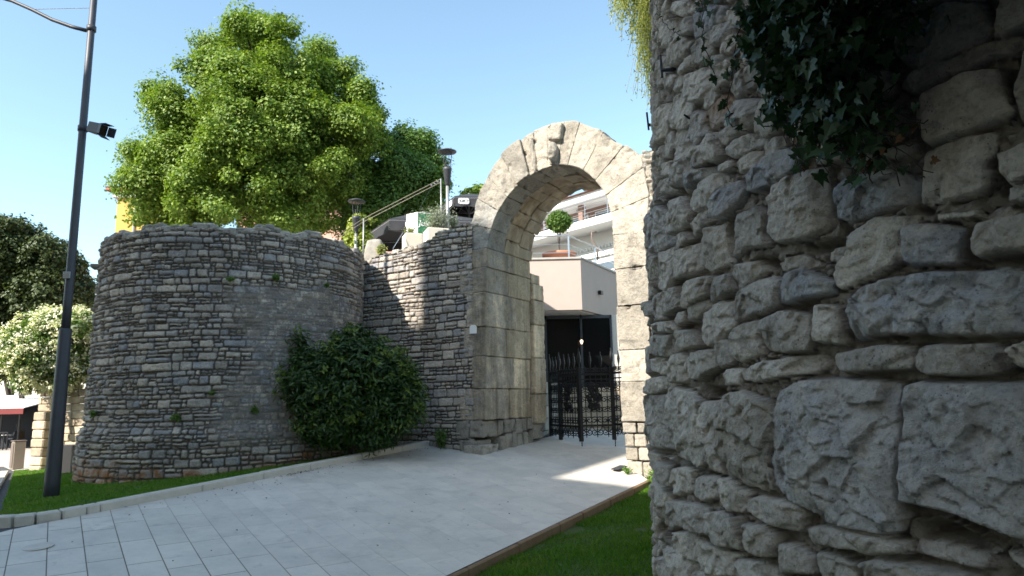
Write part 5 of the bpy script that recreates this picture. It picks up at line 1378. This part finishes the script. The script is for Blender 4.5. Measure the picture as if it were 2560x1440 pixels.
# ------------------------------------------------------------------ restaurant building behind the arch
def restaurant():
    Yc = 22.; cor = atY(1453, 700, Yc)[:2]; r = thing('restaurant', 'beige plastered restaurant block with a dark glass front, seen through the arch', 'building', (cor[0], Yc, -1.))
    zt = atY(1453, 647, Yc)[2]; zb = atY(1453, 774, Yc)[2]
    rd = np.array([.48, .877]); A_ = np.array([cor[0]-5.5, Yc+.1]); B_ = cor; Cc = cor+rd*9
    MB().prism([(A_[0], A_[1], zb), (B_[0], B_[1], zb), (Cc[0], Cc[1], zb), (A_[0], Cc[1], zb)], (0, 0, zt-zb)).build('upper_wall', M['plaster'], r)
    o = .05
    MB().prism([(A_[0], A_[1]-o, zt+.002), (B_[0]+o*.3, B_[1]-o, zt+.002), (Cc[0]+o, Cc[1], zt+.002), (A_[0], Cc[1], zt+.002)], (0, 0, .06)).build('coping', M['concrete'], r)
    MB().prism([(A_[0]+.1, A_[1]+.1, zb-.03), (B_[0]-.1, B_[1]+.1, zb-.03), (Cc[0]-.1, Cc[1], zb-.03), (A_[0]+.1, Cc[1], zb-.03)], (0, 0, .026)).build('soffit', M['underside'], r)
    # glazing set back
    Yg = 23.3; x0, x1 = atY(1340, 900, Yg)[0], atY(1530, 900, Yg)[0]; zg0, zg1 = -1.0, zb-.04
    MB().box([(x0+x1)/2, Yg, (zg0+zg1)/2], x1-x0, .05, zg1-zg0).build('glass_front', M['darkglass'], r)
    B = MB()
    for x in (1366, 1455, 1530): xx = atY(x, 900, Yg)[0]; B.box([xx, Yg-.06, (zg0+zg1)/2], .07, .08, zg1-zg0)
    B.box([(x0+x1)/2, Yg-.06, zg1-.06], x1-x0, .08, .1); B.box([(x0+x1)/2, Yg-.06, zg0+.05], x1-x0, .08, .1); B.build('window_frame', M['pole'], r)
    MB().box([x1+.95, Yg+.1, (zg0+zg1)/2], 1.9, .3, zg1-zg0).build('side_wall', M['cream'], r)
    MB().box([x0-1.6, Yg+.1, (zg0+zg1)/2], 3.2, .3, zg1-zg0).build('side_wall', M['cream'], r)
    # wall lamp on the right face
    p = atY(1509, 731, 23.25); q2 = np.array([*rd, 0]); n = np.array([rd[1], -rd[0], 0])
    k = (p[:2]-cor)@rd; c = np.array([*(cor+rd*k), p[2]])+n*.07
    tag(MB().box(c, .2, .12, .13, q2, n, (0, 0, 1), bev=.01).build('wall_lamp', M['iron']), 'small black box lamp on the beige wall seen through the arch', 'wall lamp')
    # lit pendant lamp inside, seen through the glass: hung just in front of the panes under the soffit
    p = atY(1454, 855, 22.9); l = thing('pendant_lamp', 'small glowing pendant lamp hanging in front of the dark glass', 'lamp', tuple(p))
    MB().tube([p+[0, 0, .1], [p[0], p[1], zb-.02]], .006, 5).build('cord', M['iron'], l); MB().lathe(p, [(.02, -.07), (.05, 0), (.055, .05), (.015, .08)], 14).build('shade', M['glow'], l, True)
    # railing on the terrace edge
    rl = thing('terrace_railing', 'grey metal railing along the edge of the restaurant roof terrace', 'railing', (cor[0], Yc, zt))
    edge = [np.array([cor[0]-4, Yc+.3]), cor+np.array([-.35, .3]), cor+rd*2.2+[-.3, .2], cor+rd*4.4+[-.3, .2], cor+rd*6.6+[-.3, .2]]
    zz = [zt+.06]*5; top = [.78, .78, .78, .78, .78]
    for i, e in enumerate(edge): MB().box([e[0], e[1], zz[i]+.39], .05, .05, .78).build('post', M['steel'], rl)
    mid = (edge[0]+edge[1])/2
    for hh, rad in ((.80, .028), (.5, .011), (.22, .011)): MB().tube([[e[0], e[1], zz[0]+hh] for e in edge], rad, 8).build('rail', M['steel'], rl)
    # terracotta pot with a clipped ball tree
    pc = atY(1398, 640, 23.6); pc[2] = zt+.06; pt_ = thing('plant_pot', 'wide terracotta pot on the roof terrace', 'pot', tuple(pc))
    MB().lathe(pc, [(.32, 0), (.44, .30), (.52, .36), (.60, .36), (.61, .46), (.53, .47), (.5, .40), (.0, .38)], 30).build('pot', M['terracotta'], pt_, True)
    rg = np.random.default_rng(6); bc = atY(1398, 556, 23.6)
    tree('topiary_tree', 'clipped ball shaped little tree standing in the terracotta pot', [(bc, .36), (bc+[.06, 0, .02], .38), (bc+[-.08, .02, .04], .36), (bc+[0, 0, .12], .33)], (pc[0], pc[1], pc[2]+.36), tuple(bc), .025, 'linden2', 9000, .075, 44, clump=.08, per=10, nl=5, shell=.7)
    g_ = atY(1490, 600, 24.5); v = thing('vent_pipe', 'thin bent dark stove pipe rising behind the terrace railing', 'pipe', tuple(g_-[0, 0, .6]))
    pts = [atY(1494, 650, 24.5), atY(1494, 622, 24.5), atY(1480, 600, 24.5), atY(1479, 580, 24.5), atY(1491, 579, 24.5)]
    MB().tube(pts, .035, 8).build('pipe', M['brown'], v, True)
restaurant()
def white_house():
    d = nrm(.668, -.744, 0); n = np.array([d[1], -d[0], 0]); n = -n if n[1] > 0 else n; Z = np.array([0, 0, 1.]); o = atY(1460, 700, 36.)*[1, 1, 0]
    r = thing('balcony_house', 'white house with red tile roof, brown upper wall and balconies behind the arch', 'building', tuple(o+[0, 0, 3.]))
    h = lambda py: atY(1460, py, 36.)[2]
    W_ = lambda s, z, out=0.: o+d*s+Z*z+n*out
    def bx(nm, s0, s1, z0, z1, o0, o1, m, par=r): return MB().box(W_((s0+s1)/2, (z0+z1)/2, (o0+o1)/2), s1-s0, abs(o1-o0), z1-z0, d, n, Z).build(nm, M[m], par)
    bx('lower_wall', -9, 9, 2.5, h(585), -6, 0, 'white'); bx('cornice', -9, 9, h(640)-.25, h(640), .002, .14, 'white')
    for k in range(36): pass
    B = MB()
    for k in range(60): B.box(W_(-6+k*.22, h(628), .09), .11, .12, .16, d, n, Z)
    B.build('dentils', M['white'], r)
    bx('balcony_slab', -9, 9, h(592), h(575), .002, 1.5, 'white')
    bx('upper_wall', -9, 9, h(585), h(522), -6, -.3, 'brownwall')
    bx('eaves', -9, 9, h(522), h(506), -6, 1.1, 'white')
    MB().add([W_(-9.2, h(505), 1.3), W_(9.2, h(505), 1.3), W_(9.2, h(470), -3.4), W_(-9.2, h(470), -3.4), W_(9.2, h(505), -6.5), W_(-9.2, h(505), -6.5)], [(0, 1, 2, 3), (3, 2, 4, 5), (0, 3, 5), (1, 4, 2), (0, 5, 4, 1)]).build('roof', M['tileroof'], r)
    for s0, s1 in ((-5.5, -3.9), (-3.2, -1.6), (-1.1, .25), (.75, 2.3), (3, 4.6)):
        w = bx('window', s0, s1, h(578)+.02, h(536), -.29, -.24, 'white'); bx('pane', s0+.08, s1-.08, h(578)+.1, h(536)-.08, -.245, -.2, 'skyglass', w)
    for s0, s1 in ((-4, -2.6), (-1.4, .2), (1, 2.4), (3.2, 4.6)):
        w = bx('window', s0, s1, h(690), h(640)-.5, .002, .05, 'white'); bx('pane', s0+.1, s1-.1, h(690)+.1, h(640)-.6, .04, .08, 'skyglass', w)
    B = MB()
    for k in range(5): B.tube([W_(-9, h(574)+.12+.2*k, 1.42), W_(9, h(574)+.12+.2*k, 1.42)], .018 if k < 4 else .03, 5)
    for k in range(13): B.tube([W_(-9+1.5*k, h(575), 1.42), W_(-9+1.5*k, h(574)+.95, 1.42)], .02, 5)
    B.build('railing', M['steel'], r)
    B = MB()
    for s in (-2.8, .0, 3.): B.lathe(W_(s, h(526), .2), [(.0, -.18), (.12, -.16), (.16, 0), (.0, .05)], 10)
    B.build('soffit_lamps', M['alu'], r)
    bx('column', .3, .6, h(585), h(522), .3, .6, 'brownwall')
def tile_mat():
    g = G('clay_roof_tiles'); w = g.n('ShaderNodeTexWave'); w.inputs['Scale'].default_value = 3.2; w.bands_direction = 'X'; g.l(g.co(), w.inputs['Vector'])
    c = g.mix(g.noise(6, 4), (.30, .10, .055), (.48, .20, .11)); return g.out(c, .85, g.bump(w.outputs['Fac'], .8, .06))
M['tileroof'] = tile_mat()
white_house()
def yellow_house():
    Y = 44.; x0, x1 = atY(292, 520, Y)[0], atY(400, 520, Y)[0]; zt = atY(290, 496, Y)[2]
    r = thing('yellow_house', 'ochre yellow house with pale eaves peeping out left of the tall tree', 'building', (x0, Y, 2.9))
    MB().box([(x0+x1)/2, Y+4, (zt-2)/2], x1-x0, 8, zt+2).build('wall', M['yellow'], r)
    MB().box([(x0+x1)/2, Y+4, zt+.2], x1-x0+.5, 8.5, .4, bev=.05).build('cornice', M['white'], r)
    MB().box([(x0+x1)/2, Y+4, zt+.52], x1-x0+1.1, 9.1, .22, bev=.03).build('eaves', M['roof'], r)
    MB().add([(x0-.6, Y-.6, zt+.64), (x1+.6, Y-.6, zt+.64), (x1+.6, Y+8.6, zt+.64), (x0-.6, Y+8.6, zt+.64), ((x0+x1)/2, Y+4, zt+1.9)], [(0, 1, 4), (1, 2, 4), (2, 3, 4), (3, 0, 4), (3, 2, 1, 0)]).build('roof', M['tileroof'], r)
    px = atY(338, 530, Y)[0]; MB().tube([(px, Y-.06, zt), (px, Y-.06, 2)], .07, 8).build('downpipe', M['alu'], r)
yellow_house()
def far_house():
    Y = 33.; c = atY(815, 565, Y+4); r = thing('pink_house', 'reddish house glimpsed low through the trees right of the round tower', 'building', tuple(c*[1, 1, 0]+[0, 0, 2.9]))
    MB().box([c[0], c[1]+2, c[2]/2+1], 9, 6, c[2]).build('wall', M['pinkwall'], r); zt = c[2]*1+1+.0
    MB().add([(c[0]-5, c[1]-1.5, zt), (c[0]+5, c[1]-1.5, zt), (c[0]+5, c[1]+5.5, zt), (c[0]-5, c[1]+5.5, zt), (c[0]-5, c[1]+2, zt+1.4), (c[0]+5, c[1]+2, zt+1.4)], [(0, 1, 5, 4), (2, 3, 4, 5), (3, 0, 4), (1, 2, 5), (3, 2, 1, 0)]).build('roof', M['tileroof'], r)
M['pinkwall'] = simple('pink_render', (.6, .33, .26), .9, 0, .08, 2)
far_house()

# ------------------------------------------------------------------ left background
course_wall('garden_wall', 'sunlit low stone wall under the flowering oleander, behind the lamp post', (-13.35, 19.7), (-9.2, 18.6), -1.75, .5, 'rubble3', 11, .38, 9, th=.5)
def pillar():
    c = atY(113, 1060, 19.2); B = MB(); z = -1.8; k = 0
    while z < -.15: B.box([c[0], c[1], z+.12], .42+.05*(k % 2), .42, .23, nrm(.95, -.3, 0), nrm(.3, .95, 0), (0, 0, 1), bev=.03); z += .24; k += 1
    tag(B.build('stone_pillar', M['rubble3']), 'short sunlit pillar of stone blocks at the left end of the garden wall', 'pillar')
pillar()
c = atY(163, 1112, 17.0); tag(MB().box([c[0], c[1], -1.25], .42, .3, .72, bev=.03).build('wooden_box', M['brownbox']) if 'brownbox' in M else MB().box([c[0]-.0, c[1], -1.28], .55, .3, .75, bev=.02).build('planter_box', M['plaster']), 'plain beige box standing between the lamp post and the round tower', 'box')
def cabinet():
    c = atZ(42, 1162, -1.66); r = thing('utility_cabinet', 'narrow brown metal cabinet at the kerb left of the lamp post', 'cabinet', tuple(c))
    c[2] = float(T(c[0], c[1])); ax = nrm(.8, -.6, 0); ay = nrm(.6, .8, 0)
    MB().box(c+[0, 0, .40], .24, .30, .82, ax, ay, (0, 0, 1), bev=.02).build('body', M['brown2'], r); MB().box(c+ay*-.0+[0, 0, .42]-ay*.158, .2, .012, .7, ax, ay, (0, 0, 1)).build('door', M['brown'], r)
    MB().box(c+[0, 0, .83], .28, .34, .03, ax, ay, (0, 0, 1), bev=.008).build('lid', M['brown'], r)
cabinet()
def cafe():
    Y = 38.; g0 = -2.15; r = thing('street_cafe', 'far street cafe pavilion with a pale awning and a red valance', 'cafe', tuple(atY(30, 1100, Y)*[1, 1, 0]+[0, 0, g0]))
    x = lambda p: atY(p, 1060, Y)[0]
    MB().add([(x(-160), Y-1.2, .02), (x(94), Y-1.2, .02), (x(88), Y+3, .75), (x(-160), Y+3, .75), (x(-160), Y-1.2, -.02), (x(94), Y-1.2, -.02), (x(88), Y+3, .71), (x(-160), Y+3, .71)], [(0, 1, 2, 3), (7, 6, 5, 4), (0, 4, 5, 1), (1, 5, 6, 2)]).build('awning', M['white'], r)
    MB().box([(x(-160)+x(94))/2, Y-1.2, -.16], x(94)-x(-160), .04, .3).build('valance', M['red'], r)
    MB().box([(x(-160)+x(80))/2, Y+2.6, -.8], x(80)-x(-160), .3, 2.8).build('back_wall', M['darkcloth'], r)
    for p in (-40, 8, 40, 84): MB().tube([(x(p), Y-1.1, g0), (x(p), Y-1.1, 0)], .05, 6).build('post', M['iron'], r)
    MB().box([x(43), Y+2.3, -.8], .75, .06, .6).build('poster', M['blue'], r); MB().box([x(30), Y+2.2, -1.1], .4, .06, .8).build('poster', M['white'], r)
    B = MB()
    for k in range(16): q = x(-60+k*9); B.tube([(q, Y-1.6, g0), (q, Y-1.6, g0+.9)], .03, 5)
    B.box([(x(-60)+x(75))/2, Y-1.6, g0+.9], x(75)-x(-60), .05, .06); tag(B.build('cafe_barrier', M['iron']), 'dark low barrier in front of the far street cafe', 'barrier')
    # a seated guest
    px = x(50); b = np.array([px, Y-.1, g0+.45]); p = tag(empty('person', (px, Y-.1, g0)), 'person in dark clothes sitting at the far street cafe, facing left', 'person')
    B = MB()
    B.tube([b+[0, 0, 0], b+[0, 0, .12], b+[0, 0, .32], b+[.01, 0, .48], b+[0, 0, .56], b+[-.01, 0, .6], b+[-.02, 0, .66], b+[-.02, 0, .76], b+[-.02, 0, .83]], [.14, .17, .16, .19, .1, .055, .085, .105, .04], 12)
    for s in (-1, 1):
        B.tube([b+[0, .1*s, .03], b+[-.42, .12*s, .05], b+[-.45, .12*s, -.40], b+[-.58, .12*s, -.43]], [.085, .065, .045, .035], 8)
        B.tube([b+[0, .19*s, .48], b+[-.06, .24*s, .22], b+[-.3, .15*s, .22], b+[-.38, .13*s, .25]], [.055, .045, .035, .025], 8)
    B.build('body', M['darkcloth'], p, True); MB().lathe(b+[-.015, 0, .68], [(.06, 0), (.1, .04), (.112, .09), (.09, .155), (.0, .175)], 12).build('hair', M['bark'], p, True)
    ch = thing('cafe_chair', 'dark chair under the seated person at the far cafe', 'chair', (px, Y-.1, g0)); MB().box(b+[0, 0, -.03], .45, .45, .05).build('seat', M['iron'], ch); MB().box(b+[.2, 0, .25], .04, .45, .45).build('backrest', M['iron'], ch)
    for i in (-1, 1):
        for j in (-1, 1): MB().tube([b+[.19*i, .19*j, -.05], b+[.2*i, .2*j, -.45]], .018, 5).build('leg', M['iron'], ch)
    tb = thing('cafe_table', 'small dark table beside the seated person at the far cafe', 'table', (px-.75, Y-.1, g0)); MB().lathe([px-.75, Y-.1, g0], [(.25, 0), (.25, .02), (.03, .04), (.03, .7)], 12).build('stand', M['iron'], tb); MB().lathe([px-.75, Y-.1, g0+.7], [(.35, 0), (.35, .03)], 16).build('tabletop', M['white'], tb)
cafe()
def far_block():
    c = atY(-20, 960, 62.); r = thing('pale_building', 'pale building far down the street behind the dark trunks', 'building', (c[0], 62, -2.5))
    MB().box([c[0], 64, -.6], 30, 4, 6.6).build('wall', M['cream'], r)
    for k in range(9):
        for z in (-.6, 1.4):
            w = MB().box([c[0]-12+k*3, 61.97, z], 1.2, .1, 1.7).build('window', M['white'], r); MB().box([c[0]-12+k*3, 61.91, z], .95, .04, 1.45).build('pane', M['darkglass'], w)
far_block()
for k, (px, Y, rr) in enumerate(((14, 43, .15), (62, 44, .12), (40, 46, .1))):
    b = atY(px, 1080, Y); b[2] = float(T(b[0], b[1])); t = atY(px+(18, 30, -22)[k], 800, Y); rgt = np.random.default_rng(k); q = np.linspace(0, 1, 7)[:, None]; ax = b+(t-b)*q+rgt.normal(0, .1, (7, 3)); ax[0] = b
    r = thing('holm_oak', ('dark leaning tree trunk behind the street cafe, at the far left edge', 'slender dark trunk rising behind the cafe awning, nearest the oleander', 'thin leaning trunk between two others behind the cafe awning')[k], 'tree', tuple(b))
    MB().tube(ax, np.linspace(rr*1.3, rr*.5, 7), 10).build('trunk', M['bark'], r, True)
    rgt2 = np.random.default_rng(50+k); lob = [(t+np.array([rgt2.normal(0, .7), rgt2.normal(0, .7), rgt2.uniform(.2, 1.9)]), 1.3) for _ in range(4)]
    p, nr = crown_pts(lob, 9000, rgt2, 26, .3, .5); leaves('crown', p, nr, .16*rgt2.uniform(.7, 1.3, len(p)), RHOMB, M['evergreen'], r, k, .3)

# ------------------------------------------------------------------ small things on the ground
def cover(px, py, rx, label, sq=False):
    p = atZ(px, py, -1.5)
    for _ in range(8): p = atZ(px, py, float(zpath(*toab(p[0], p[1]))))
    p[2] += .011; tag_r = thing('drain_cover', label, 'manhole cover', tuple(p)); n = nrm(-.055*P_[0]+.0886*U_[0], -.055*P_[1]+.0886*U_[1], 1.)
    if sq: MB().box(p, rx*2, rx*1.3, .012, U_, P_, n).build('frame', M['kerb'], tag_r); MB().box(p+n*.008, rx*1.0, rx*.22, .008, U_, P_, n).build('grip', M['iron'], tag_r)
    else:
        MB().lathe(p, [(rx, -.002), (rx, .004), (rx-.02, .006)], 28, n).build('frame', M['pavelid'], tag_r); MB().lathe(p, [(rx-.03, -.002), (rx-.03, .008), (0, .009)], 28, n).build('lid', M['pavelid'], tag_r)
M['pavelid'] = simple('limestone_lid', (.54, .49, .43), .8, 0, .2, 8)
cover(95, 1369, .15, 'round stone manhole cover flush in the paving at the lower left')
cover(1127, 1140, .27, 'square stone inspection lid on the paving by the left foot of the arch', True)
def grate(pa, pb, label):
    q = []
    for p in (pa, pb):
        w = atZ(*p, -1.3)
        for _ in range(8): w = atZ(*p, float(zpath(*toab(w[0], w[1]))))
        q.append(w+[0, 0, .012])
    d = q[1]-q[0]; ln = np.linalg.norm(d); d /= ln; n = np.array([-.055*P_[0]+.0886*U_[0], -.055*P_[1]+.0886*U_[1], 1.]); n /= np.linalg.norm(n); s = np.cross(n, d)
    r = thing('drain_grate', label, 'drain', tuple(q[0])); MB().box((q[0]+q[1])/2, ln, .16, .01, d, s, n).build('frame', M['iron'], r)
    B = MB()
    for k in range(int(ln/.05)): B.box(q[0]+d*(k+.5)*.05+n*.007, .018, .13, .006, d, s, n)
    B.build('bars', M['pole'], r)
grate((1266, 1128), (1352, 1104), 'long narrow drain grate along the inner foot of the left pier')
grate((1536, 1176), (1560, 1166), 'short drain grate at the foot of the right pier')
def litter():
    rg = np.random.default_rng(4); C = []
    for _ in range(90):
        b = rg.normal(-3.6, .35); a = -1.44+abs(rg.normal(0, .05)); p = L(a, b, 0); p[2] = float(zpath(a, b))+.02; C.append(p)
    for _ in range(130):
        b = rg.uniform(-7, 0); a = -1.44+abs(rg.normal(0, .3)); p = L(a, b, 0); p[2] = float(zpath(a, b))+.018; C.append(p)
    for _ in range(60):
        a = rg.uniform(-1.2, 3.4); b = rg.uniform(-8, -.5); p = L(a, b, 0); p[2] = float(zpath(a, b))+.016; C.append(p)
    C = np.array(C); o = leaves('fallen_leaves', C, np.array([[0, 0, 1.]]*len(C))+rg.normal(0, .25, (len(C), 3)), .035*rg.uniform(.4, 1.3, len(C)), RHOMB, M['deadleaf'], None, 8)
    tag(o, 'dry brown leaves scattered along the foot of the left kerb', 'leaves', kind='stuff')
litter()
def on_tower(px, py):
    d = ray(px, py); R = 2.92; a = d[:2]@d[:2]; b = -2*d[:2]@TC; c = TC@TC-R*R; D = b*b-4*a*c; t = (-b-math.sqrt(max(D, 0)))/(2*a); return d*t
for px, py, s, lab in ((395, 1122, .16, 'largest green weed growing low on the round tower above its red foot'), (440, 1040, .12, 'wide green weed in a joint at mid height of the round tower'), (235, 1030, .1, 'weed near the left edge of the round tower'), (635, 1020, .12, 'weed on the round tower just left of the laurel bush'), (530, 980, .06, 'tiny weed in the middle of the round tower'), (690, 690, .12, 'brownish weed high on the right half of the round tower'), (575, 695, .08, 'small weed high in the centre of the round tower'), (818, 712, .06, 'little weed at the upper right of the round tower')):
    tuft('wall_weed', lab, 'plant', on_tower(px, py), int(900*s+50), s, -s*.5, 'linden2', .05, RHOMB, stems=6)
tuft('wall_weed', 'upright green weed at the foot of the rubble wall beside the arch', 'plant', L(-1.05, -.12, float(zpath(-1.05, 0))+.05), 240, .2, .42, 'linden2', .07, RHOMB, stems=12)
tuft('wall_weed', 'small bright weed at the foot of the sunlit right pier', 'plant', L(3.22, -.12, float(zpath(3.2, 0))+.02), 120, .12, .12, 'grass', .05, LANCE, stems=10)
tuft('wall_weed', 'tuft of bright grass where the right pier meets the lawn', 'plant', L(3.8, -.2, float(zpath(3.7, 0))-.02), 300, .25, .16, 'grass', .08, LANCE, stems=20)
